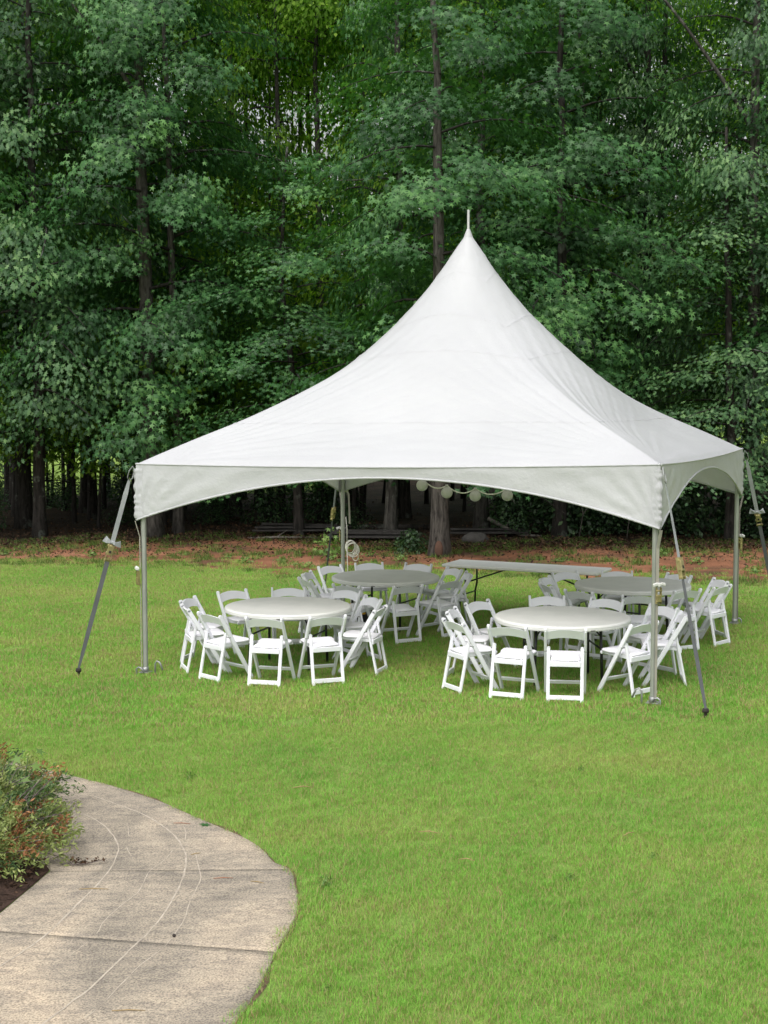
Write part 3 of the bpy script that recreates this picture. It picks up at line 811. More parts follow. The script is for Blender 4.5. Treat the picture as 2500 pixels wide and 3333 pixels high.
# ------------------------------------------------------------------ undergrowth
def bush_mesh(key, seed, n, rad, h, leaf, tpl, mat):
    r = np.random.default_rng(seed)
    a = r.uniform(0, 2 * PI, n); rr2 = rad * r.uniform(0, 1, n) ** 0.6; zz = h * r.uniform(0.08, 1, n) * (1 - 0.55 * (rr2 / rad) ** 2)
    lump = 1 + 0.3 * np.sin(a * 3 + r.uniform(0, 6)) + 0.2 * np.sin(a * 5 + zz * 4)
    C = np.stack([rr2 * lump * np.cos(a), rr2 * lump * np.sin(a), zz], 1)
    od = np.stack([np.cos(a), np.sin(a), 0 * a], 1)
    nr = od * r.uniform(0.1, 0.9, n)[:, None] + np.array([0, 0, 0.8]) + r.normal(0, 0.35, (n, 3))
    tp = od + r.normal(0, 0.6, (n, 3)) + np.array([0, 0, -0.3])
    return leaves_mesh(key, C, nr, tp, leaf * r.uniform(0.7, 1.2, n), np.clip(r.normal(0.45, 0.2, n), 0, 1), tpl, mat)
def stems_mesh(key, seed, n, h, mat, rad=0.3, th=0.008):
    r = np.random.default_rng(seed); mb = MB()
    for i in range(n):
        a = r.uniform(0, 2 * PI); q = r.uniform(0.3, 1) * rad; hh = h * r.uniform(0.6, 1)
        mb.tube([(0.06 * math.cos(a), 0.06 * math.sin(a), -0.02), (0.5 * q * math.cos(a), 0.5 * q * math.sin(a), hh * 0.55), (q * math.cos(a + .3), q * math.sin(a + .3), hh)], [th, th * .8, th * .4], 4, False)
    return mb.mesh(key, mat)
BUSH = [(bush_mesh('bush_leaves', s, 1100, 0.9, 1.5, 0.07, QUAD, M['leaf_bush']), stems_mesh('bush_stems', s, 9, 1.4, M['bark_dark'], 0.6)) for s in (1, 2, 3)]
rb = np.random.default_rng(9)
bl = ['dark leafy bush growing under the trees', 'UNUSED']
bushes = [(-0.9, 36.8, 0.55), (3.2, 35.6, 0.8), (4.4, 35.4, 1.1), (5.4, 35.3, 0.8), (6.9, 34.9, 1.1), (8.6, 34.3, 0.9), (9.6, 33.8, 1.1), (6.0, 36.2, 1.5), (7.4, 36.0, 1.6), (8.9, 35.9, 1.6), (10.3, 35.2, 1.5),
          (-3.1, 39.2, 0.8), (-1.6, 39.4, 0.9), (4.8, 37.4, 1.3), (3.6, 38.4, 1.2), (-7.0, 39.6, 0.6), (-10.6, 38.6, 0.7), (-4.6, 39.8, 0.7), (-12.4, 44.5, 0.9), (-10.9, 46.2, 1.0), (-9.7, 44.6, 0.8), (-8.2, 46.6, 1.1), (-7.0, 45.0, 0.8), (-5.9, 48.6, 1.0), (-5.0, 44.6, 0.8), (-3.3, 46.6, 1.1), (-1.8, 44.0, 0.9), (-12.9, 48.6, 1.2), (-8.9, 49.3, 0.9)]
for i, (x, y, s) in enumerate(bushes):
    o = thing('understory_bush', 'dark leafy bush growing under the trees', 'bush', (x, y, G(x, y)), rb.uniform(0, 6), 'bushes under the trees')
    o.scale = (s, s, s * rb.uniform(0.8, 1.15))
    f = obj('foliage', BUSH[i % 3][0], o); f['kind'] = 'stuff'
    obj('stems', BUSH[i % 3][1], o)
# ivy clump by the thick trunk
o = thing('ivy_clump', 'low dark green leafy clump at the left foot of the thick trunk', 'plant', (0.62, 31.6, G(0.62, 31.6)))
f = obj('foliage', bush_mesh('ivy_leaves', 21, 900, 0.42, 0.55, 0.045, QUAD, M['leaf_bush']), o); f['kind'] = 'stuff'
# weeds on the clay
WEED = (bush_mesh('weed_leaves', 31, 70, 0.26, 0.22, 0.06, OAK, M['leaf_weed']), stems_mesh('weed_stems', 31, 6, 0.2, M['leaf_weed'], 0.2, 0.004))
weeds = [(-1.75, 29.4), (-1.5, 28.9), (-2.1, 30.1), (-3.3, 31.0), (-4.3, 31.6), (-5.4, 31.2), (-6.4, 31.9), (-8.4, 32.2), (-0.2, 29.3), (0.35, 30.0), (-0.3, 31.0), (3.6, 29.4), (4.6, 28.4), (5.3, 27.4), (6.2, 28.8), (6.9, 27.0), (7.6, 28.0), (-2.8, 29.8), (-7.6, 31.4), (5.8, 30.5)]
for i, (x, y) in enumerate(weeds):
    o = thing('weed', 'small yellow-green weed sprouting on the red clay', 'weed', (x, y, G(x, y)), rb.uniform(0, 6), 'weeds on the clay bank')
    s = rb.uniform(0.4, 0.85); o.scale = (s, s, s * 0.9)
    f = obj('leaves', WEED[0], o); f['kind'] = 'stuff'
    obj('stems', WEED[1], o)
o = thing('sapling_sprout', 'bright yellow-green sprout on the clay behind the back left pole', 'plant', (-1.12, 30.2, G(-1.12, 30.2)))
f = obj('leaves', bush_mesh('sprout_leaves', 41, 90, 0.42, 0.75, 0.085, STAR, M['leaf_weed']), o); f['kind'] = 'stuff'
obj('stems', stems_mesh('sprout_stems', 41, 6, 0.7, M['leaf_weed'], 0.3, 0.006), o)
# leaf litter
n = 22000
lx = rng.uniform(-12.5, 12.5, n); ly = edge_clay(lx) + rng.exponential(2.6, n) - 0.9 - rng.uniform(0, 4.0, n) * (rng.uniform(0, 1, n) < 0.3)
Cc = np.stack([lx, ly, gz(lx, ly) + rng.uniform(0.02, 0.09, n)], 1)
me = leaves_mesh('leaf_litter', Cc, rng.normal(0, 0.45, (n, 3)) + np.array([0, 0, 1.0]), rng.normal(0, 1, (n, 3)), rng.uniform(0.028, 0.06, n), np.clip(rng.normal(0.45, 0.25, n), 0, 1), QUAD, M['litter'])
o = obj('leaf_litter', me); o['kind'] = 'stuff'; o['label'] = 'brown fallen leaves on the forest floor'; o['category'] = 'leaf litter'
# fallen boards, logs, rock
def board_pile(name, label, x, y, rz, boards):
    o = thing(name, label, 'board pile', (x, y, G(x, y)), rz)
    for (bx, by, bz, L, w, a, tilt) in boards:
        MB().box((L, w, 0.035), Matrix.Translation((bx, by, bz * 1.35 + 0.07)) @ Matrix.Rotation(a, 4, 'Z') @ Matrix.Rotation(tilt, 4, 'Y'), 0.004).build('board', M['board'], o)
board_pile('board_pile', 'low stack of black weathered boards left of the thick trunk, farther one', -2.1, 36.0, 0.03, [(0, 0, 0.06, 2.3, 0.24, 0.02, 0), (0.1, 0.28, 0.07, 2.2, 0.24, -0.03, 0.01), (-0.05, 0.1, 0.11, 2.1, 0.24, 0.05, 0.0), (0.15, 0.55, 0.09, 2.3, 0.24, 0.0, 0), (0.0, 0.4, 0.14, 1.9, 0.22, -0.06, 0.015)])
board_pile('board_pile', 'flat stack of black weathered boards touching the thick trunk on its left', -0.25, 34.3, -0.04, [(0, 0, 0.05, 2.2, 0.26, 0.0, 0), (0.0, 0.3, 0.06, 2.2, 0.24, 0.03, 0), (0.1, 0.6, 0.06, 2.1, 0.24, -0.03, 0), (0.0, 0.2, 0.10, 2.0, 0.24, 0.06, 0.01), (-0.1, 0.5, 0.12, 2.0, 0.24, -0.02, 0)])
board_pile('board_pile', 'dark boards lying right of the thick trunk behind the grey rock', 2.5, 35.0, 0.02, [(0, 0, 0.05, 1.9, 0.25, 0.02, 0), (0.1, 0.3, 0.06, 1.9, 0.24, -0.04, 0), (0.0, 0.15, 0.10, 1.8, 0.24, 0.06, 0.01)])
def stick(name, label, cat, pts, rads, mat='dead_wood', twigs=()):
    p0 = pts[0]
    o = thing(name, label, cat, (p0[0], p0[1], G(p0[0], p0[1])))
    q = [(a - p0[0], b - p0[1], G(a, b) + c - G(p0[0], p0[1])) for a, b, c in pts]
    MB().tube(q, rads, 7).build('stem', M[mat], o)
    for tw in twigs:
        MB().tube([(a - p0[0], b - p0[1], G(a, b) + c - G(p0[0], p0[1])) for a, b, c in tw], [0.014, 0.006], 5).build('twig', M[mat], o)
    return o
stick('fallen_branch', 'pale broken branch leaning over the dark boards right of the thick trunk', 'branch', [(2.55, 35.6, 0.42), (2.95, 35.3, 0.22), (3.3, 35.0, 0.06), (3.8, 35.0, 0.04)], [0.05, 0.045, 0.04, 0.025], twigs=[((2.95, 35.3, 0.22), (3.1, 35.5, 0.5))])
stick('fallen_branch', 'thin grey branch lying in the leaves left of the boards', 'branch', [(-3.3, 35.3, 0.05), (-2.6, 35.1, 0.07), (-1.6, 35.2, 0.05)], [0.02, 0.03, 0.012], twigs=[((-2.6, 35.1, 0.07), (-2.3, 35.3, 0.25))])
stick('fallen_branch', 'short pale stick at the left foot of the dark lichen-spotted trunk', 'branch', [(-10.3, 38.6, 0.03), (-10.1, 38.7, 0.25)], [0.035, 0.03])
stick('fallen_log', 'mossy half-buried log among the leaves behind the boards', 'log', [(-1.0, 37.4, 0.05), (0.2, 37.2, 0.09), (1.2, 37.3, 0.06)], [0.09, 0.085, 0.07], 'bark_dark')
stick('bare_vine', 'thin bare vine standing crooked in the dark right of the near pole', 'vine', [(5.7, 34.2, 0.0), (5.8, 34.2, 0.9), (5.65, 34.2, 1.6), (5.85, 34.2, 2.3)], [0.014, 0.012, 0.010, 0.006], twigs=[((5.8, 34.2, 0.9), (6.05, 34.2, 1.7)), ((5.65, 34.2, 1.6), (5.4, 34.2, 2.2))])
stick('bare_vine', 'thin bare vine beside the bushes behind the tent opening', 'vine', [(4.6, 34.4, 0.0), (4.7, 34.4, 0.6), (4.6, 34.4, 1.2)], [0.012, 0.010, 0.006], twigs=[((4.7, 34.4, 0.6), (4.95, 34.4, 1.0))])
mb = MB(); mb.sphere(0.25, Matrix.Translation((0, 0, 0.08)) @ Matrix.Diagonal((1.3, 0.9, 0.7, 1)), 14, 9)
for v_ in mb.bm.verts: v_.co *= 1 + 0.25 * mnoise.noise(v_.co * 5)
o = mb.build('rock', M['rock'], None, (2.15, 33.9, G(2.15, 33.9))); tag(o, 'grey rock half sunk in the ground right of the thick trunk', 'rock')
# scar on the thick trunk, dead limbs on the mottled one
MB().sphere(1, Matrix.Translation((-0.03, -0.255, 0.17)) @ Matrix.Diagonal((0.09, 0.04, 0.20, 1)), 12, 8).build('trunk_scar', simple('red_scar', (0.095, 0.055, 0.04), 0.9, 0.2, var=0.3), t1)
for pts, rads in [([(0, -0.05, 8.55), (-0.35, -0.3, 8.58), (-0.8, -0.5, 8.48), (-1.25, -0.6, 8.46)], [0.035, 0.03, 0.02, 0.008]), ([(0, -0.1, 9.3), (-0.45, -0.5, 9.32), (-0.9, -0.7, 9.4)], [0.035, 0.03, 0.012]), ([(0.1, -0.1, 8.4), (0.7, -0.5, 8.5), (1.15, -0.7, 8.5), (1.05, -0.75, 9.5)], [0.045, 0.035, 0.03, 0.02])]:
    MB().tube(pts, rads, 7).build('dead_branch', M['dead_wood'], tc)

# ------------------------------------------------------------------ the tent
S = 6.1; H = 2.4814; RISE = 2.79
FR = Vector((2.8012, 14.7843)); YAW = -0.3715
ux = Vector((math.cos(YAW), math.sin(YAW))); uy = Vector((-math.sin(YAW), math.cos(YAW)))
CEN = FR - ux * (S / 2) + uy * (S / 2)
# local frame: x along the front, y to the back, origin at the centre on the ground; the eave follows the slope of the ground
tent = thing('frame_tent', 'large white high-peak frame tent standing on the lawn over the tables', 'tent', (CEN.x, CEN.y, 0.0), YAW)
def gl(x, y):
    w = CEN + ux * x + uy * y
    return G(w.x, w.y)
XP = np.array([0, .05, .14, .34, .57, .67, .77, .86, .91, .95, 1.0]); YP = np.array([0, .030, .082, .194, .355, .445, .563, .705, .800, .888, 1.0])
def pchip(x, X=XP, Y=YP):
    h = np.diff(X); d = np.diff(Y) / h; m = np.zeros(len(X))
    m[1:-1] = 2 * d[1:] * d[:-1] / (d[1:] + d[:-1]); m[0] = d[0]; m[-1] = d[-1]
    i = np.clip(np.searchsorted(X, x) - 1, 0, len(h) - 1); t = (x - X[i]) / h[i]
    return (2 * t**3 - 3 * t**2 + 1) * Y[i] + (t**3 - 2 * t**2 + t) * h[i] * m[i] + (-2 * t**3 + 3 * t**2) * Y[i + 1] + (t**3 - t**2) * h[i] * m[i + 1]
def rot4(k, x, y):
    for _ in range(k): x, y = -y, x
    return x, y
def roof_pt(k, s, q, off=0.0):
    """k = face (0 front, 1 right, 2 back, 3 left), s = 0 eave .. 1 centre, q = -1 .. 1 across"""
    hs_ = S / 2 * (1 - s)
    b_ = min(1.0, max(0.0, (s - 0.16) / 0.6)); b_ = b_ * b_ * (3 - 2 * b_)      # square at the eave, round towards the peak
    rc = 1.25 * hs_
    lx = q * hs_ * (1 - b_) + b_ * rc * math.sin(q * PI / 4)
    ly = -(hs_ * (1 - b_) + b_ * rc * math.cos(q * PI / 4))
    seff = 1 - (1.41421 * hs_ * (1 - b_) + b_ * rc) / (1.41421 * S / 2)
    zz = H + RISE * float(pchip(np.array([seff]))[0])
    zz -= 0.05 * (1 - q * q) * math.sin(PI * min(1, s * 1.12)) * (1 - s) * 1.6
    if s < 1e-6: zz -= 0.035 * (1 - q * q)
    # creases running out of the lower corners
    wq = min(1.0, (1 - abs(q)) * 14)
    for sg in (-1, 1):
        dx = (1 - sg * q) * hs_ + 1e-4; dy = s * S / 2
        r_ = math.hypot(dx, dy); th = math.atan2(dy, dx)
        zz += wq * 0.011 * math.exp(-r_ / 1.3) * math.sin(th * 34 + sg) * min(1, r_ * 2)
        zz += wq * 0.006 * math.exp(-r_ / 3.0) * math.sin(th * 61 + 2 * sg + 2 * mnoise.noise(Vector((lx, ly, k)))) * min(1, r_)
    zz += wq * 0.010 * mnoise.noise(Vector((lx * 0.8, ly * 0.8, 3.0 + k))) * min(1, s * 8)
    gx, gy = rot4(k, q * S / 2, -S / 2)
    x, y = rot4(k, lx, ly)
    base = gl(*rot4(k, q * S / 2 * (1 - s), -S / 2 * (1 - s)))
    return np.array([x, y, zz + base * (1 - s) + off])
ns, nq = 80, 143
mb = MB()
for k in range(4):
    Pg = np.array([[roof_pt(k, s * 0.988, q) for q in np.linspace(-1, 1, nq)] for s in (np.linspace(0, 1, ns))])
    mb.grid(Pg)
bmesh.ops.remove_doubles(mb.bm, verts=mb.bm.verts, dist=0.004)
canopy = mb.build('canopy', M['vinyl'], tent)
# welded seams, thin raised strips that follow the cloth
for k in range(4):
    for s0, bow in ((0.27, 0.025), (0.60, 0.05), (0.735, 0.05), (0.875, 0.03), (0.925, 0.02)):
        rows = []
        for q in np.linspace(-1, 1, 143):
            s_ = s0 + bow * (1 - q * q)
            w_ = 0.005 / (S / 2)
            a = roof_pt(k, s_ - w_ * 2, q, 0.003); b = roof_pt(k, s_, q, 0.006); c = roof_pt(k, s_ + w_ * 2, q, 0.003)
            rows.append([a, b, c])
        MB().grid(np.array(rows)).build('seam', M['vinyl'], canopy)
# peak cap and spike
apex = roof_pt(0, 0.985, 0.0)[2]
MB().lathe([(0.072, apex - 0.06), (0.066, apex - 0.02), (0.045, apex + 0.04), (0.022, apex + 0.10), (0.02, apex + 0.105)], 24).build('peak_cap', M['vinyl'], tent)
MB().tube([(0, 0, H + 0.1), (0, 0, 5.53)], 0.017, 10).build('mast', M['alu'], tent)
# valances with arched lower edge
def drop(t):
    return 0.115 + 0.535 * (1 - 2 * t) ** 2
def val_pt(k, t, v, off=0.0):
    q = 2 * t - 1
    d = drop(t)
    lx = q * (S / 2 - 0.002)
    zt = H - 0.035 * (1 - q * q) + gl(*rot4(k, q * S / 2, -S / 2)) + 0.003
    z = zt - d * v
    nn = 0.0
    for sg in (-1, 1):
        dx = (S / 2) * (1 - sg * q); dz = 0.65 - d * v
        r_ = math.hypot(dx, dz) + 1e-3; th = math.atan2(dz, dx + 1e-4)
        nn += 0.020 * math.exp(-r_ / 0.55) * math.sin(th * 22 + sg * 1.3 + k) * min(1, r_ * 4)
    nn += 0.012 * mnoise.noise(Vector((lx * 1.2 + k * 9, z * 2.2, 1.0))) * min(1, v * 3)
    nn += 0.006 * mnoise.noise(Vector((lx * 3 + k * 9, z * 7, 4.0)))
    ly = -S / 2 - 0.006 - nn * min(1.0, v * 5) - off + 0.02 * v * (1 - abs(q))
    x, y = rot4(k, lx, ly)
    return np.array([x, y, z])
for k in range(4):
    ts = 0.5 - 0.5 * np.cos(np.linspace(0.03, PI - 0.03, 90))
    va = MB().grid(np.array([[val_pt(k, t, v) for v in np.linspace(0, 1, 12)] for t in ts])).build('valance', M['vinyl'], tent)
    MB().tube([val_pt(k, t, 1.0) for t in ts], 0.012, 6).build('hem', M['vinyl'], va)
    MB().tube([val_pt(k, t, 0.0, -0.002) + np.array([0, 0, 0.002]) for t in ts], 0.010, 8).build('eave_piping', M['vinyl'], va)
CORN = [(-1, -1), (1, -1), (1, 1), (-1, 1)]
CNAMES = ['front left', 'front right', 'back right', 'back left']
rope_me = None
for (cx_, cy_) in CORN:
    g0 = gl(cx_ * S / 2, cy_ * S / 2)
    # laced flap closing the corner
    rows = []
    dn = Vector((cx_, cy_)).normalized(); sdv = Vector((-dn.y, dn.x))
    for i in range(40):
        v = i / 39; z = H + g0 - 0.05 - 0.58 * v
        ru = 0.006 * math.sin(v * 41 + cx_ + 2 * math.sin(v * 9)) + 0.004 * math.sin(v * 23)
        row = []
        for a in (-1, -0.5, 0, 0.5, 1):
            w = 0.062 * a
            o_ = 0.030 * (1 - abs(a)) + 0.006 + ru * (1 - a * a)
            pxy = Vector((cx_ * (S / 2 - 0.006), cy_ * (S / 2 - 0.006))) + dn * o_ + sdv * w - dn * abs(w) * 0.85
            row.append((pxy.x, pxy.y, z))
        rows.append(row)
    MB().grid(np.array(rows)).build('corner_flap', M['vinyl'], tent)
    # upright with its foot, stakes and side ratchet
    px, py = cx_ * (S / 2 - 0.055), cy_ * (S / 2 - 0.055)
    g1 = gl(px, py)
    mb = MB()
    prof = [0.031 if i % 4 else 0.027 for i in range(24)]
    a0 = []
    for zz in (g1 + 0.004, H + g1 - 0.02):
        a0.append([mb.bm.verts.new((px + r_ * math.cos(2 * PI * i / 24), py + r_ * math.sin(2 * PI * i / 24), zz)) for i, r_ in enumerate(prof)])
    for i in range(24):
        f = mb.bm.faces.new((a0[0][i], a0[0][(i + 1) % 24], a0[1][(i + 1) % 24], a0[1][i])); f.smooth = True
    pole = mb.build('pole', M['alu'], tent)
    MB().box((0.13, 0.13, 0.008), Matrix.Translation((px, py, g1 + 0.030)), 0.002).lathe([(0.038, g1 + 0.03), (0.038, g1 + 0.09)], 20, Matrix.Translation((px, py, 0))).build('base_plate', M['steel'], pole)
    ex, ey = px - cx_ * 0.10, py - cy_ * 0.0
    for (sx_, sy_) in ((px - cx_ * 0.12, py + 0.02), (px + cx_ * 0.085, py + cy_ * 0.06)):
        k = 1.0 if abs(sx_) < abs(px) else 0.55
        MB().tube([(sx_, sy_, g1 - 0.05), (sx_, sy_, g1 + 0.13 * k), (sx_ - cx_ * 0.025, sy_, g1 + 0.165 * k), (sx_ - cx_ * 0.06, sy_, g1 + 0.15 * k), (sx_ - cx_ * 0.10, sy_, g1 + 0.06 * k)], 0.011, 7).build('stake', M['steel'], pole)
    # thin strap that pulls the valance corner down to the foot
    ox, oy = px + dn.x * 0.047, py + dn.y * 0.047
    MB().ribbon([(px + dn.x * 0.10, py + dn.y * 0.10, H + g1 - 0.66), (ox, oy, H + g1 - 0.85), (ox, oy, g1 + 1.26)], [(sdv.x, sdv.y, 0)] * 3, 0.036).ribbon([(ox, oy, g1 + 1.08), (ox, oy, g1 + 0.03)], [(sdv.x, sdv.y, 0)] * 2, 0.026).build('pole_strap', M['web_tan'], pole)
    RM = Matrix.Translation((ox + dn.x * 0.012, oy + dn.y * 0.012, g1 + 1.15)) @ Matrix.Rotation(math.atan2(dn.y, dn.x) - PI / 2, 4, 'Z')
    mb = MB()
    for sg in (-1, 1): mb.box((0.004, 0.035, 0.17), RM @ Matrix.Translation((sg * 0.026, 0.014, 0)), 0.001)
    mb.box((0.048, 0.012, 0.07), RM @ Matrix.Translation((0, 0.03, -0.03)), 0.003)
    for zz in (-0.06, 0.0, 0.05): mb.tube([RM @ Vector((-0.034, 0.018, zz)), RM @ Vector((0.034, 0.018, zz))], 0.011, 8)
    mb.build('leg_ratchet', M['zinc'], pole)
    mb = MB()
    for sg in (-1, 1):
        mb.box((0.06, 0.022, 0.035), RM @ Matrix.Translation((sg * 0.045, 0.025, 0.115)) @ Matrix.Rotation(sg * 0.25, 4, 'Y'), 0.006)
    mb.box((0.035, 0.035, 0.045), RM @ Matrix.Translation((0, 0.025, 0.11)), 0.01).build('strap_knot', simple('white_webbing', (0.62, 0.62, 0.6), 0.8, 0.2), pole)
# aluminium frame under the cloth
for k in range(4):
    a = rot4(k, -S / 2 + 0.085, -S / 2 + 0.085); b = rot4(k, S / 2 - 0.085, -S / 2 + 0.085)
    MB().tube([(*a, H + gl(*a) - 0.085), (*b, H + gl(*b) - 0.085)], 0.027, 12).build('eave_pipe', M['alu'], tent)
    MB().tube([(*a, H + gl(*a) - 0.1), (0, 0, H + 0.12)], 0.006, 6).build('cross_cable', M['steel'], tent)

# guy straps
def guy(label, cx_, cy_, stake, frac, w, side0, side1, tail=True):
    dn = Vector((cx_, cy_)).normalized()
    c = CEN + ux * (cx_ * (S / 2 + 0.03)) + uy * (cy_ * (S / 2 + 0.03))
    top = Vector((c.x, c.y, H + G(c.x, c.y) - 0.04))
    sx_, sy_ = stake; bot = Vector((sx_, sy_, G(sx_, sy_) + 0.10))
    o = thing('ratchet_strap', label, 'tie-down strap', (sx_, sy_, G(sx_, sy_)), 0, 'guy straps at the tent corners')
    B = Vector(o.location)
    d = (bot - top); L = d.length; d.normalize()
    a = top + d * 0.15; rt = top + d * (L * frac); r2 = rt + d * 0.22
    s0, s1 = Vector(side0), Vector(side1)
    def path_(p, q, n=10, u0=0.0, u1=1.0):
        return [p + (q - p) * (i / n) - B for i in range(n + 1)], [s0 * (1 - (u0 + (u1 - u0) * i / n)) + s1 * (u0 + (u1 - u0) * i / n) for i in range(n + 1)]
    # ring and loop at the tent corner
    x = (s0 - d * s0.dot(d)).normalized()
    MB().tube([top - B - d * 0.02, top - B + x * 0.028 + d * 0.04, top - B + x * 0.03 + d * 0.12, top - B + d * 0.155, top - B - x * 0.03 + d * 0.12, top - B - x * 0.028 + d * 0.04, top - B - d * 0.02], 0.006, 6, False).build('ring', M['steel'], o)
    p, sd_ = path_(a, rt, 10, 0, frac)
    MB().ribbon(p, sd_, [w * 0.55, w * 0.8] + [w] * 9).build('upper_strap', M['web_light'], o)
    p, sd_ = path_(r2, bot, 10, frac, 1)
    MB().ribbon(p, sd_, [w] * 6 + [w, w * .95, w * .85, w * 0.7, w * 0.5]).build('lower_strap', M['web_dark'], o)
    # ratchet
    x = (s0 * (1 - frac) + s1 * frac); x = (x - d * x.dot(d)).normalized(); y = d.cross(x)
    Mx = Matrix.Translation(rt - B) @ Matrix((x, y, d)).transposed().to_4x4()
    mb = MB()
    for sg in (-1, 1): mb.box((0.005, 0.045, 0.22), Mx @ Matrix.Translation((sg * (w / 2 + 0.006), 0.0, 0.11)), 0.001)
    for zz, rr2 in ((0.03, 0.014), (0.12, 0.016), (0.205, 0.010)): mb.tube([Mx @ Vector((-w / 2 - 0.02, 0.0, zz)), Mx @ Vector((w / 2 + 0.02, 0.0, zz))], rr2, 8)
    mb.build('ratchet', M['zinc'], o)
    mb = MB(); mb.box((w * 1.25, 0.014, 0.11), Mx @ Matrix.Translation((0, -0.022, 0.085)), 0.004); mb.box((w * 1.25, 0.014, 0.11), Mx @ Matrix.Translation((0, 0.022, 0.085)), 0.004)
    mb.box((w * 1.5, 0.03, 0.016), Mx @ Matrix.Translation((0, 0, 0.195)), 0.004)
    mb.build('ratchet_handle', M['zinc'], o)
    mb = MB()
    for sg in (-1, 1): mb.box((w * 0.5, 0.004, 0.028), Mx @ Matrix.Translation((0, sg * 0.031, 0.10)), 0.001)
    mb.build('handle_slot', M['rust'], o)
    if tail:      # spare webbing tied in a bow above the ratchet
        mb = MB()
        for sg in (-1, 1):
            q = [Mx @ Vector((sg * t_, 0.006 * sg + zz2, -0.015 + sg * 0.012 * t_ / 0.1 + dz2)) for t_, zz2, dz2 in ((0.0, 0.0, 0.0), (0.030, 0.012, 0.006), (0.062, 0.004, 0.004), (0.098, -0.012, -0.006))]
            mb.ribbon(q, [d, d + y * 0.2, d - y * 0.2, d + y * 0.3], [0.024, 0.040, 0.060, 0.078], 0.006)
        mb.box((0.046, 0.04, 0.042), Mx @ Matrix.Translation((0, 0, -0.01)), 0.012)
        mb.build('strap_tail', M['web_light'], o)
    MB().tube([(0, 0, -0.2), (0, 0, 0.085), tuple((bot - B) * 0.95)], [0.018, 0.018, 0.018], 9).lathe([(0.032, 0.06), (0.036, 0.075), (0.030, 0.10)], 12).build('stake', M['rust'], o)
    return o
guy('grey ratchet strap from the front left tent corner down to the lawn', -1, -1, (-3.577, 16.915), 0.375, 0.052, (1, 0.25, 0), (1, 0.25, 0))
guy('grey twisted ratchet strap crossing in front of the near right chairs', 1, -1, (3.165, 14.178), 0.375, 0.050, (0.45, 1, 0), (0.95, 0.3, 0), False)
guy('grey ratchet strap running from the back right tent corner out of view', 1, 1, (5.78, 21.35), 0.375, 0.052, (1, -0.2, 0), (1, -0.1, 0))
guy('dark ratchet strap behind the back left tent pole', -1, 1, (-0.98, 23.75), 0.375, 0.050, (0.5, 1, 0), (0.4, 1, 0), False)

# rope hanging on the back left pole and a loose cord end
bx = CEN - ux * (S / 2 - 0.055) + uy * (S / 2 - 0.055)
bg0 = G(bx.x, bx.y)
o = thing('rope_coil', 'coiled white rope hanging on the back left tent pole', 'rope', (bx.x + 0.045, bx.y - 0.05, bg0))
mb = MB()
for i in range(5):
    cx2, cz2, r1, r2_ = 0.065 + 0.012 * i, 0.985 - 0.012 * i, 0.07 + 0.006 * i, 0.10 + 0.008 * (i % 3)
    mb.tube([(cx2 + r1 * math.cos(a + i), -0.012 * i + 0.006 * math.sin(3 * a), cz2 + r2_ * math.sin(a + i)) for a in np.linspace(0, 2 * PI, 25)], 0.0075, 6, False)
mb.tube([(0.15 + 0.045 * math.cos(a), -0.04, 0.83 + 0.06 * math.sin(a)) for a in np.linspace(0, 2 * PI, 19)], 0.0075, 6, False)
mb.build('coil', M['rope'], o)
MB().tube([(0.0, 0, 1.45), (0.02, -0.01, 1.25), (0.018, -0.02, 1.08)], 0.007, 6).build('hanging_end', M['rope'], o)
MB().tube([(0.02, -0.02, 0.90), (0.03, -0.02, 0.6), (0.055, -0.02, 0.4), (0.075, -0.02, 0.2), (0.08, -0.02, 0.02)], 0.007, 6).build('trailing_end', M['rope'], o)
o = MB().ribbon([(0, 0, 0), (0.03, 0, -0.06), (0.04, 0, -0.3), (0.045, -0.01, -0.52)], [(1, 0.2, 0)] * 4, 0.028).build('loose_strap', M['web_tan'], None, (bx.x + 0.06, bx.y - 0.06, bg0 + H - 0.62))
tag(o, 'short pale strap end hanging beside the back left tent pole', 'strap')

# string of globe lights under the canopy
o = thing('string_lights', 'string of four white globe lights on a looped cord under the canopy', 'string lights', (1.0, 18.0, 0.0))
GLB = [(0.47, 2.095), (0.775, 2.005), (1.125, 1.965), (1.52, 1.97)]
mb = MB(); pts = [(-0.9 - 1.0, 0.3, 2.62)]
allp = [(-0.2, 2.32)] + GLB + [(2.1, 2.2)]
for (x0, z0_), (x1, z1_) in zip(allp, allp[1:]):
    for t in np.linspace(0, 1, 9)[:-1]:
        zz = (z0_ + 0.09) * (1 - t) + (z1_ + 0.09) * t - 0.075 * 4 * t * (1 - t)
        pts.append((x0 * (1 - t) + x1 * t - 1.0, 0.0, zz))
pts += [(allp[-1][0] - 1, 0, allp[-1][1] + 0.09), (1.7, -0.2, 2.62)]
MB().tube(pts, 0.008, 7).build('cord', M['rope'], o)
for x, z in GLB:
    gb = MB().sphere(0.071, Matrix.Translation((x - 1.0, 0.0, z)), 24, 16).build('globe', M['globe'], o)
    MB().tube([(x - 1.0, 0, z + 0.065), (x - 1.0, 0, z + 0.10)], 0.018, 10).build('socket', M['globe'], gb)

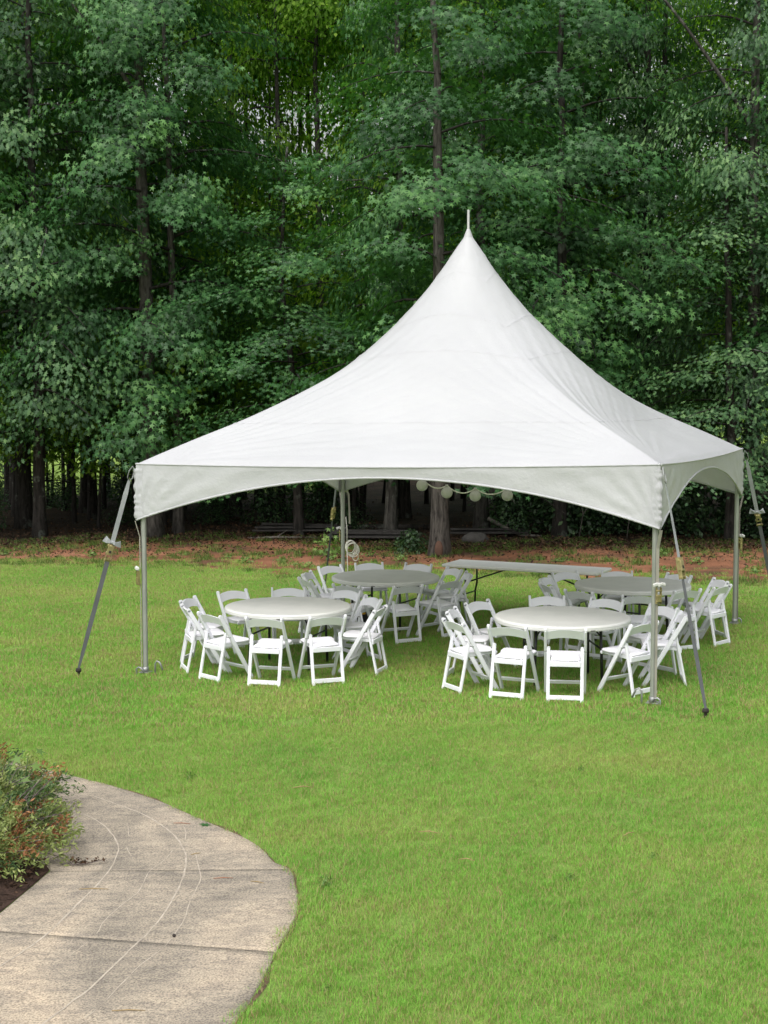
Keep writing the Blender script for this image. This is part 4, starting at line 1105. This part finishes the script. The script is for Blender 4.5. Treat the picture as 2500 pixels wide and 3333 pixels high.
# ------------------------------------------------------------------ round tables
TAB = {'FR': (2.0, 16.23), 'FL': (-1.149, 17.418), 'BL': (0.023, 20.503), 'BR': (3.294, 19.232)}
TLAB = {'FR': 'round off-white folding table nearest the camera on the right', 'FL': 'round off-white folding table at the near left of the tent',
        'BL': 'round grey-shaded folding table at the back left by the coiled rope', 'BR': 'round folding table at the back right beyond the near right one'}
def make_table():
    t = thing('round_table', TLAB['FR'], 'table', (0, 0, 0), 0, 'round folding tables')
    r_ = 0.762
    prof = [(0.02, 0.745), (r_ - 0.055, 0.745), (r_ - 0.045, 0.7475), (r_ - 0.018, 0.7475), (r_ - 0.005, 0.742), (r_, 0.730), (r_ + 0.001, 0.722), (r_ - 0.002, 0.716), (r_ + 0.001, 0.710), (r_ - 0.003, 0.690), (r_ - 0.012, 0.688), (r_ - 0.02, 0.705), (0.02, 0.705)]
    MB().lathe(prof, 72).build('tabletop', M['table'], t)
    for sg in (-1, 1):
        mb = MB().tube([(sg * 0.36, -0.36, 0.68), (sg * 0.36, 0.36, 0.68)], 0.014, 8)
        mb.build('crossbar', M['black_metal'], t)
        for s2 in (-1, 1):
            MB().tube([(sg * 0.36, s2 * 0.30, 0.70), (sg * 0.37, s2 * 0.31, 0.40), (sg * 0.38, s2 * 0.33, 0.0)], 0.0165, 10).build('leg', M['black_metal'], t)
            MB().tube([(sg * 0.365, s2 * 0.305, 0.56), (sg * 0.30, s2 * 0.25, 0.64), (sg * 0.12, s2 * 0.16, 0.69)], 0.009, 7).build('brace', M['black_metal'], t)
        MB().tube([(sg * 0.37, -0.31, 0.42), (sg * 0.37, 0.31, 0.42)], 0.011, 8).build('stretcher', M['black_metal'], t)
    for a, w in ((-1.35, 0.055), (0.9, 0.055)):
        MB().box((0.005, w, 0.011), Matrix.Rotation(a, 4, 'Z') @ Matrix.Translation((r_ - 0.0005, 0, 0.70)), 0.001).build('edge_label', M['label'], t)
    return t
tb = make_table()
for k, (key, rz) in enumerate((('FR', 0.10), ('FL', -0.30), ('BL', -0.45), ('BR', 0.9))):
    x, y = TAB[key]
    if k == 0:
        tb.location = (x, y, G(x, y)); tb.rotation_euler = (0, 0, rz)
    else:
        dup(tb, (x, y, G(x, y)), rz, TLAB[key])
# long rectangular folding table
t = thing('folding_table', 'long white rectangular folding table behind the round tables', 'table', (2.115, 21.66, G(2.115, 21.66)), R(-26.0))
MB().box((2.44, 0.70, 0.044), Matrix.Translation((0, 0, 0.724)), 0.014, 3).build('tabletop', simple('white_table_plastic', (0.88, 0.87, 0.84), 0.5, 0.4, var=0.03), t)
for sg in (-1, 1):
    x0 = sg * 0.88
    for s2 in (-1, 1):
        MB().tube([(x0, s2 * 0.22, 0.70), (x0, s2 * 0.23, 0.42), (x0 + sg * 0.05, s2 * 0.29, 0.30), (x0 + sg * 0.07, s2 * 0.31, 0.0)], 0.0145, 9).build('leg', M['black_metal'], t)
    MB().tube([(x0 + sg * 0.05, -0.28, 0.28), (x0 + sg * 0.05, 0.28, 0.28)], 0.011, 8).build('stretcher', M['black_metal'], t)
    MB().tube([(x0, -0.22, 0.47), (x0, 0.22, 0.47)], 0.011, 8).build('crossbar', M['black_metal'], t)
    MB().tube([(x0, 0.0, 0.47), (sg * 0.25, 0.0, 0.695)], 0.012, 8).build('brace', M['black_metal'], t)

# ------------------------------------------------------------------ folding chairs
def make_chair():
    c = thing('folding_chair', 'chair', 'chair', (0, 0, 0), 0, 'white resin folding chairs')
    # long members: back post at the top, front foot at the bottom
    lo, hi = Vector((0, 0.235, 0.0)), Vector((0, -0.215, 0.775))
    for sg in (-1, 1):
        x = sg * 0.209
        mb = MB().bar((x, lo.y, 0.0), (x, hi.y, 0.765), 0.027, 0.050, bev=0.006)
        mb.tube([(x - 0.0135, -0.2125, 0.766), (x + 0.0135, -0.2125, 0.766)], 0.023, 12)
        mb.build('leg', M['resin'], c)
    for sg in (-1, 1):
        x = sg * 0.176
        mb = MB().bar((x, -0.235, 0.0), (x, -0.122, 0.555), 0.036, 0.026, bev=0.005)
        mb.tube([(x, -0.135, 0.555), (x, -0.109, 0.556)], 0.0185, 12)
        lg = mb.build('leg', M['resin'], c)
        MB().tube([(sg * 0.158, -0.108, 0.52), (sg * 0.226, -0.092, 0.52)], 0.006, 8).build('bolt', M['steel'], lg)
    # arched backrest panel, gently hollow in plan
    rows = []
    up = (hi - lo).normalized(); back = Vector((0, -up.z, up.y))
    n = 15
    F_, B_ = [], []
    for i in range(n):
        u = -1 + 2 * i / (n - 1); x = u * 0.197
        top = 0.742 + 0.030 * (1 - u * u); bt = 0.648 + 0.030 * (1 - u * u)
        for arr, th in ((F_, 0.009), (B_, -0.009)):
            r = []
            for z in (bt, (top + bt) / 2, top):
                y = lo.y + (hi.y - lo.y) * z / 0.775 - 0.022 * (1 - u * u) + th
                r.append((x, y, z))
            arr.append(r)
    ring = [[F_[i][0], F_[i][1], F_[i][2], B_[i][2], B_[i][1], B_[i][0], F_[i][0]] for i in range(n)]
    mb = MB(); mb.grid(np.array(ring)); bmesh.ops.remove_doubles(mb.bm, verts=mb.bm.verts, dist=1e-5)
    for f in mb.bm.faces: f.smooth = False
    mb.build('backrest', M['resin'], c)
    # seat frame and padded cushion
    tilt = Matrix.Translation((0, 0.02, 0.418)) @ Matrix.Rotation(R(2.5), 4, 'X')
    mb = MB()
    for sg in (-1, 1): mb.box((0.024, 0.40, 0.036), tilt @ Matrix.Translation((sg * 0.143, 0.0, 0)), 0.004)
    mb.box((0.33, 0.022, 0.055), tilt @ Matrix.Translation((0, -0.195, -0.012)), 0.004)
    mb.box((0.385, 0.026, 0.036), tilt @ Matrix.Translation((0, 0.205, 0)), 0.008)
    mb.build('seat_frame', M['resin'], c)
    mb = MB()
    pr_ = [(-0.150, -0.185), (0.150, -0.185), (0.155, -0.02), (0.190, 0.10), (0.192, 0.19), (0.165, 0.218), (-0.165, 0.218), (-0.192, 0.19), (-0.190, 0.10), (-0.155, -0.02)]
    cen = np.mean(np.array(pr_), 0)
    lv = [(1.0, 0.019), (1.0, 0.030), (0.985, 0.037), (0.93, 0.044), (0.6, 0.049), (0.2, 0.050)]
    rings = [[mb.bm.verts.new(tilt @ Vector((cen[0] + (p[0] - cen[0]) * s, cen[1] + (p[1] - cen[1]) * s, z))) for p in pr_] for s, z in lv]
    for a, b in zip(rings, rings[1:]):
        for i in range(len(pr_)):
            f = mb.bm.faces.new((a[i], a[(i + 1) % len(pr_)], b[(i + 1) % len(pr_)], b[i])); f.smooth = True
    mb.bm.faces.new(rings[-1]); mb.bm.faces.new(rings[0][::-1])
    mb.build('seat_cushion', M['cushion'], c)
    MB().box((0.32, 0.020, 0.048), Matrix.Translation((0, -0.2255, 0.052)), 0.003).build('stretcher', M['resin'], c)
    yb = lo.y + (hi.y - lo.y) * 0.145 / 0.775
    MB().box((0.392, 0.018, 0.042), Matrix.Translation((0, yb, 0.145)) @ Matrix.Rotation(R(30), 4, 'X'), 0.003).build('stretcher', M['resin'], c)
    return c
# table, position of the top of the backrest, turn away from the table centre in degrees, label
CH = [
 ('FR', 0.75, 15.72, 6, 'white chair at the near right table, leftmost in front, beside the gap between tables'),
 ('FR', 0.77, 16.66, 4, 'white chair half hidden behind the leftmost one of the near right table'),
 ('FR', 1.11, 17.33, 8, 'white chair at the left rear of the near right table, over shaded grass'),
 ('FR', 1.30, 15.28, 12, 'white chair turned slightly at the near right table, left of its square-on neighbour'),
 ('FR', 1.89, 15.07, -2, 'white chair with its back square to us, at the front of the near right table'),
 ('FR', 2.77, 15.41, -4, 'white chair seen from its left side just left of the near right pole'),
 ('FR', 3.32, 16.07, 2, 'white chair in side view immediately right of the near right pole, foremost'),
 ('FR', 3.23, 16.72, 14, 'white chair mostly hidden behind the near right pole and the side-view chair'),
 ('FR', 2.69, 17.45, -5, 'white chair facing us behind the near right table, right one of two'),
 ('FR', 1.99, 17.74, 0, 'white chair facing us behind the near right table, left one of two'),
 ('FL', -2.36, 17.18, 8, 'white chair at the far left of the near left table, edge towards us'),
 ('FL', -2.43, 17.95, 6, 'white chair behind the far-left one at the near left table'),
 ('FL', -1.96, 18.70, 5, 'white chair facing us at the left rear of the near left table'),
 ('FL', -1.99, 16.52, -4, 'white chair angled at the front left of the near left table'),
 ('FL', -1.34, 16.16, -6, 'white chair with its back to us in front of the near left table, left one'),
 ('FL', -1.25, 18.93, 2, 'white chair facing us behind the middle of the near left table'),
 ('FL', -0.47, 18.64, -6, 'white chair at the right rear of the near left table, yellow clasps behind it'),
 ('FL', -0.13, 17.87, 3, 'grey-shaded chair at the right end of the near left table, behind a front one'),
 ('FL', -0.04, 16.90, 6, 'white chair in side view at the right front of the near left table'),
 ('FL', -0.63, 16.24, -3, 'white chair with its back to us in front of the near left table, right one'),
 ('BL', -0.50, 19.21, -10, 'dark shaded chair between the near left and back left tables'),
 ('BL', -1.09, 19.95, -1, 'chair at the left of the back left table, foremost of two overlapping ones'),
 ('BL', -1.11, 20.78, 1, 'chair at the left of the back left table, rear of two overlapping ones'),
 ('BL', -0.81, 21.66, 4, 'chair facing us beside the foot of the back left pole'),
 ('BL', -0.23, 21.99, 3, 'chair facing us behind the back left table, below the coiled rope'),
 ('BL', 0.52, 21.82, -5, 'chair facing us behind the back left table, next to the long table'),
 ('BL', 1.03, 21.16, -7, 'chair at the right rear of the back left table against the long table end'),
 ('BL', 1.20, 20.50, 6, 'chair seen edge-on at the right of the back left table by black table legs'),
 ('BL', 0.91, 19.58, 0, 'grey-shaded chair in side view at the right front of the back left table'),
 ('BL', 0.32, 19.09, 14, 'grey-shaded chair with its back to us in front of the back left table'),
 ('BR', 2.45, 18.26, -2, 'dark shaded chair at the front left of the back right table'),
 ('BR', 3.13, 17.75, 1, 'chair back-to in front of the back right table, just left of the near pole'),
 ('BR', 2.54, 20.44, -3, 'chair at the left rear of the back right table, below the long table end'),
 ('BR', 2.19, 19.79, 4, 'chair at the left of the back right table, rear of two overlapping ones'),
 ('BR', 2.11, 19.00, 3, 'chair at the left of the back right table, foremost of two overlapping ones'),
 ('BR', 3.28, 20.46, -5, 'chair facing us square-on behind the back right table'),
 ('BR', 4.07, 20.01, -8, 'chair facing us at the right rear of the back right table, behind the strap'),
 ('BR', 4.48, 19.31, 8, 'white chair at the right of the back right table, rear of two leaning silhouettes'),
 ('BR', 4.34, 18.61, -12, 'white chair in side view at the right end of the back right table, foremost'),
 ('BR', 3.82, 18.25, 1, 'white chair with its back to us behind the twisted strap'),
]
proto = make_chair()
for i, (key, x, y, turn, lab) in enumerate(CH):
    tx, ty = TAB[key]
    a = math.atan2(ty - y, tx - x) + R(turn)
    ox, oy = x + 0.215 * math.cos(a), y + 0.215 * math.sin(a)
    rz = a - PI / 2
    if i == 0:
        proto.location = (ox, oy, G(ox, oy)); proto.rotation_euler = (0, 0, rz); proto['label'] = lab
    else:
        dup(proto, (ox, oy, G(ox, oy)), rz, lab)

# black box with yellow clasps under the back left table
o = thing('tool_case', 'black case with yellow clasps on the grass under the back left table', 'tool case', (-0.42, 20.75, G(-0.42, 20.75)), 0.15)
MB().box((0.42, 0.26, 0.22), Matrix.Translation((0, 0, 0.12)), 0.02, 2).build('body', M['black_plastic'], o)
MB().box((0.43, 0.27, 0.06), Matrix.Translation((0, 0, 0.262)), 0.015, 2).build('lid', M['black_plastic'], o)
for sg in (-1, 1): MB().box((0.055, 0.02, 0.09), Matrix.Translation((sg * 0.11, -0.137, 0.235)), 0.006).build('clasp', M['yellow'], o)
MB().tube([(-0.09, 0, 0.28), (-0.08, 0, 0.325), (0.08, 0, 0.325), (0.09, 0, 0.28)], 0.012, 8).build('handle', M['yellow'], o)

# ------------------------------------------------------------------ juniper beside the path
def juniper(name, label, x, y, rad, h, n_tw, seed, mats, bias):
    """upright twigs, each feathered with small scale-like needles"""
    r = np.random.default_rng(seed)
    o = thing(name, label, 'shrub', (x, y, G(x, y)))
    tw = MB(); groups = {k: ([], [], [], [], []) for k in mats}
    keys = list(mats)
    for i in range(n_tw):
        a = r.uniform(0, 2 * PI); q = rad * math.sqrt(r.uniform(0, 1))
        hh = h * (0.55 + 0.5 * r.uniform()) * (1 - 0.45 * (q / rad) ** 2)
        b = np.array([q * math.cos(a) * 0.75, q * math.sin(a) * 0.75, 0.0])
        out = np.array([math.cos(a), math.sin(a), 0]) * (0.10 + 0.30 * q / rad) + r.normal(0, 0.08, 3)
        tip = b + out * 1.0 + np.array([0, 0, hh])
        mid = b * 0.6 + tip * 0.4 + np.array([0, 0, 0.08])
        if i % 2 == 0: tw.tube([b, mid, tip], [0.006, 0.0045, 0.002], 4, False)
        kn = mnoise.noise(Vector((x + tip[0] * 1.0, y + tip[1] * 1.0, tip[2] * 1.2 + seed)) * 2.4)
        kk = keys[0] if kn < bias[0] else (keys[1] if kn < bias[1] else keys[2])
        Cl, Nl, Tl, Sl, Ti = groups[kk]
        m = int(r.integers(45, 80))
        u = r.uniform(0.35, 1.03, m) ** 0.8
        ax = (tip - mid) / np.linalg.norm(tip - mid)
        c = mid + (tip - mid) * u[:, None] * 1.0 + r.normal(0, 0.030, (m, 3)) * (1.25 - 0.6 * u)[:, None]
        t_ = ax + r.normal(0, 0.55, (m, 3))
        Cl.append(c); Nl.append(r.normal(0, 1, (m, 3))); Tl.append(t_); Sl.append(r.uniform(0.012, 0.026, m)); Ti.append(np.clip(r.normal(0.45, 0.1) + 0.35 * (u - 0.6) + r.normal(0, 0.12, m), 0, 1))
    NEED = (np.array([(0, -0.9, 0), (0.30, 0.0, 0.05), (0, 1.0, 0), (-0.30, 0.0, 0.05)]), np.array([(0, 1, 2), (0, 2, 3)]))
    for k in keys:
        if groups[k][0]:
            g_ = [np.concatenate(v) for v in groups[k]]
            f = obj(k, leaves_mesh(k, *g_, NEED, mats[k]), o); f['kind'] = 'stuff'
            if k == 'dead_foliage': f['label'] = 'rusty orange dead juniper foliage'
    w = tw.build('twigs', M['twig'], o); w['kind'] = 'stuff'
    return o
M['twig'] = simple('grey_twig', (0.17, 0.14, 0.13), 0.9, 0.2, var=0.3)
jm = {'foliage': leaf_mat('juniper_green', (0.03, 0.07, 0.028), (0.085, 0.15, 0.05), (0.22, 0.28, 0.10), 0.2, 0.6, 0.3),
      'lime_foliage': leaf_mat('juniper_lime', (0.10, 0.14, 0.04), (0.22, 0.27, 0.085), (0.40, 0.42, 0.17), 0.2, 0.6, 0.3),
      'dead_foliage': leaf_mat('juniper_dead', (0.12, 0.05, 0.025), (0.30, 0.13, 0.06), (0.48, 0.26, 0.13), 0.2, 0.7, 0.2)}
juniper('juniper_shrub', 'dark green juniper with rusty dead sprays at the back of the bed', -3.62, 11.2, 0.55, 0.50, 330, 51, jm, (0.08, 0.45))
juniper('juniper_shrub', 'olive juniper sprays overhanging the far end of the path', -3.12, 10.95, 0.36, 0.40, 170, 55, jm, (0.10, 0.5))
juniper('juniper_shrub', 'mixed green and rust juniper in the middle of the bed', -3.05, 10.35, 0.44, 0.42, 230, 52, jm, (-0.02, 0.36))
juniper('juniper_shrub', 'lime green juniper sprig nearest the front of the bed', -2.66, 9.75, 0.28, 0.34, 150, 53, jm, (-0.25, 0.42))
juniper('juniper_shrub', 'rust-tipped juniper at the left edge of the view', -2.95, 9.6, 0.34, 0.38, 150, 54, jm, (-0.1, 0.30))
# bare grey twigs reaching over the path
mb = MB(); r = np.random.default_rng(61)
for i in range(34):
    y0 = r.uniform(9.9, 10.9); x0 = np.interp(y0, [9.6, 10.0, 10.6, 10.95], [-2.36, -2.6, -3.0, -3.3]) + r.uniform(-0.1, 0.15)
    z0_ = G(x0, y0)
    d = np.array([r.uniform(0.15, 0.4), r.uniform(-0.25, 0.15), r.uniform(0.05, 0.3)])
    p = np.array([x0, y0, z0_ + r.uniform(0.03, 0.2)]); q = p + d * 0.5 + r.normal(0, 0.03, 3); e = p + d + r.normal(0, 0.05, 3)
    mb.tube([p, q, e], [0.006, 0.0045, 0.002], 4, False)
    for _ in range(2):
        e2 = q + d * r.uniform(0.2, 0.5) + r.normal(0, 0.07, 3); mb.tube([q, e2], [0.004, 0.0015], 4, False)
o = mb.build('bare_twigs', M['twig']); o['kind'] = 'stuff'; o['label'] = 'bare grey twigs of the juniper reaching over the path edge'; o['category'] = 'twigs'
# broad-leaved seedling growing through the juniper
o = thing('seedling', 'light green lobed-leaf seedling growing up through the juniper', 'plant', (-2.72, 10.75, G(-2.72, 10.75)))
MB().tube([(0, 0, 0), (0.02, 0, 0.25), (0.06, -0.02, 0.5)], [0.006, 0.005, 0.003], 6).build('stem', M['leaf_weed'], o)
r = np.random.default_rng(8)
for i in range(9):
    a = i * 2.4; hgt = 0.30 + 0.03 * i
    c = np.array([[0.04 + 0.10 * math.cos(a), 0.09 * math.sin(a), hgt]])
    lf = leaves_mesh('leaf', c, np.array([[0.35 * math.cos(a), 0.35 * math.sin(a) - 0.3, 0.8]]), np.array([[math.cos(a), math.sin(a), -0.2]]), np.array([0.075]), np.array([r.uniform(0.4, 1)]), STAR, M['leaf_weed'])
    obj('leaf', lf, o)
# dead leaves in the bed
n = 900
q = np.stack([rng.uniform(-3.6, -2.2, n), rng.uniform(8.3, 10.2, n)], 1); q = q[in_poly(q, bed_in)]
n = len(q); Cc = np.column_stack([q, gz(q[:, 0], q[:, 1]) + rng.uniform(0.015, 0.06, n)])
me = leaves_mesh('bed_litter', Cc, rng.normal(0, 0.5, (n, 3)) + np.array([0, 0, 1]), rng.normal(0, 1, (n, 3)), rng.uniform(0.014, 0.034, n), np.clip(rng.normal(0.5, 0.25, n), 0, 1), QUAD, M['litter'])
o = obj('bed_litter', me); o['kind'] = 'stuff'; o['label'] = 'dry brown leaves and bark on the planting bed'; o['category'] = 'leaf litter'

# ------------------------------------------------------------------ small things on the path and lawn
o = thing('dead_sprig', 'curled brown dead sprig lying on the path beside the juniper', 'sprig', (-2.08, 9.62, G(-2.08, 9.62) + PATH_TOP))
MB().tube([(-0.10, 0.14, 0.03), (-0.02, 0.0, 0.012), (0.08, 0.02, 0.015), (0.20, 0.07, 0.03)], [0.003, 0.004, 0.0035, 0.002], 5).build('stem', M['twig'], o)
r = np.random.default_rng(70)
n = 42; u = r.uniform(0, 1, n)
c = np.stack([-0.03 + 0.22 * u, 0.01 + 0.05 * u + r.normal(0, 0.02, n), r.uniform(0.012, 0.05, n)], 1)
f = obj('leaves', leaves_mesh('sprig_leaves', c, r.normal(0, 0.6, (n, 3)) + np.array([0, 0, 0.8]), r.normal(0, 1, (n, 3)), r.uniform(0.012, 0.024, n), np.clip(r.normal(0.6, 0.2, n), 0, 1), QUAD, M['litter']), o); f['kind'] = 'stuff'
lf = leaves_mesh('fallen_leaf', np.array([[0, 0, 0.012]]), np.array([[0.1, -0.2, 1.0]]), np.array([[1, 0.1, 0]]), np.array([0.055]), np.array([0.4]), OAK, M['leaf_gum'])
tag(obj('fallen_leaf', lf, None, (-1.325, 10.56, G(-1.325, 10.56) + PATH_TOP)), 'single green leaf lying on the path near its far edge', 'leaf')
for lab, x, y, L, a, c in [('pale grass straw lying across the left scrape line', -1.86, 9.13, 0.19, 0.0, 'straw'), ('reddish pine needle on the middle slab', -1.05, 9.32, 0.13, 0.06, 'rneedle'), ('pale straw near the right edge of the middle slab', -0.82, 9.23, 0.10, -0.4, 'straw'),
                           ('brown straw near the bottom edge of the front slab', -1.30, 7.2, 0.17, 0.02, 'straw'), ('reddish needle beside the green leaf on the path', -1.5, 10.62, 0.13, -0.15, 'rneedle'), ('short straw right of the long scrape line', -1.3, 9.86, 0.07, 0.5, 'straw')]:
    if c not in M:
        M[c] = simple(c, (0.34, 0.25, 0.12) if c == 'straw' else (0.30, 0.13, 0.075), 0.8, 0.2)
    dx, dy = math.cos(a) * L / 2, math.sin(a) * L / 2
    st = MB().tube([(-dx, -dy, 0.004), (0, 0.006, 0.006), (dx, dy, 0.004)], [0.002, 0.003, 0.0015], 5).build('straw', M[c], None, (x, y, G(x, y) + PATH_TOP))
    tag(st, lab, 'straw')
MB().sphere(0.012, Matrix.Translation((0, 0, 0.009)), 10, 7)
st = MB().sphere(0.011, Matrix.Translation((0, 0, 0.008)), 10, 7).build('pebble', M['rust'], None, (-1.22, 8.26, G(-1.22, 8.26) + PATH_TOP)); tag(st, 'small black pebble on the path near the front joint', 'pebble')
r = np.random.default_rng(80)
for lab, x, y, s in [('broad-leaved weed in the lawn right of the path curve', -0.37, 9.15, 1.0), ('tall grassy weed at the far end of the path edge', -1.62, 12.0, 0.8), ('small dark leaf clump in the lawn at lower right', 0.97, 8.15, 0.5), ('pale little weed by the path edge low in the view', -0.30, 7.45, 0.5)]:
    o = thing('lawn_weed', lab, 'weed', (x, y, G(x, y)), r.uniform(0, 6)); o.scale = (s * 0.2, s * 0.2, s * 0.4)
    f = obj('leaves', WEED[0], o); f['kind'] = 'stuff'; obj('stems', WEED[1], o)
for i in range(3):
    x, y = r.uniform(-0.2, 2.2), r.uniform(8.0, 13.5)
    o = thing('lawn_weed', 'tiny broad-leaved weed tucked in the lawn grass', 'weed', (x, y, G(x, y)), r.uniform(0, 6), 'tiny weeds in the lawn'); o.scale = (0.13, 0.13, 0.24)
    f = obj('leaves', WEED[0], o); f['kind'] = 'stuff'; obj('stems', WEED[1], o)
for lab, x, y, L, a in [('brown twig lying on the lawn left of centre', 0.32, 10.15, 0.16, -0.3), ('pale stalk lying on the lawn near the middle', 0.55, 9.5, 0.11, -0.3), ('tan stalk on the lawn at the right', 1.72, 10.05, 0.12, 0.7), ('straw lying on the grass above the path curve', -0.65, 11.45, 0.17, 0.05)]:
    dx, dy = math.cos(a) * L / 2, math.sin(a) * L / 2
    st = MB().tube([(-dx, -dy, 0.06), (0, 0.01, 0.07), (dx, dy, 0.062)], [0.003, 0.004, 0.002], 5).build('twig', M['straw'], None, (x, y, G(x, y))); tag(st, lab, 'twig')
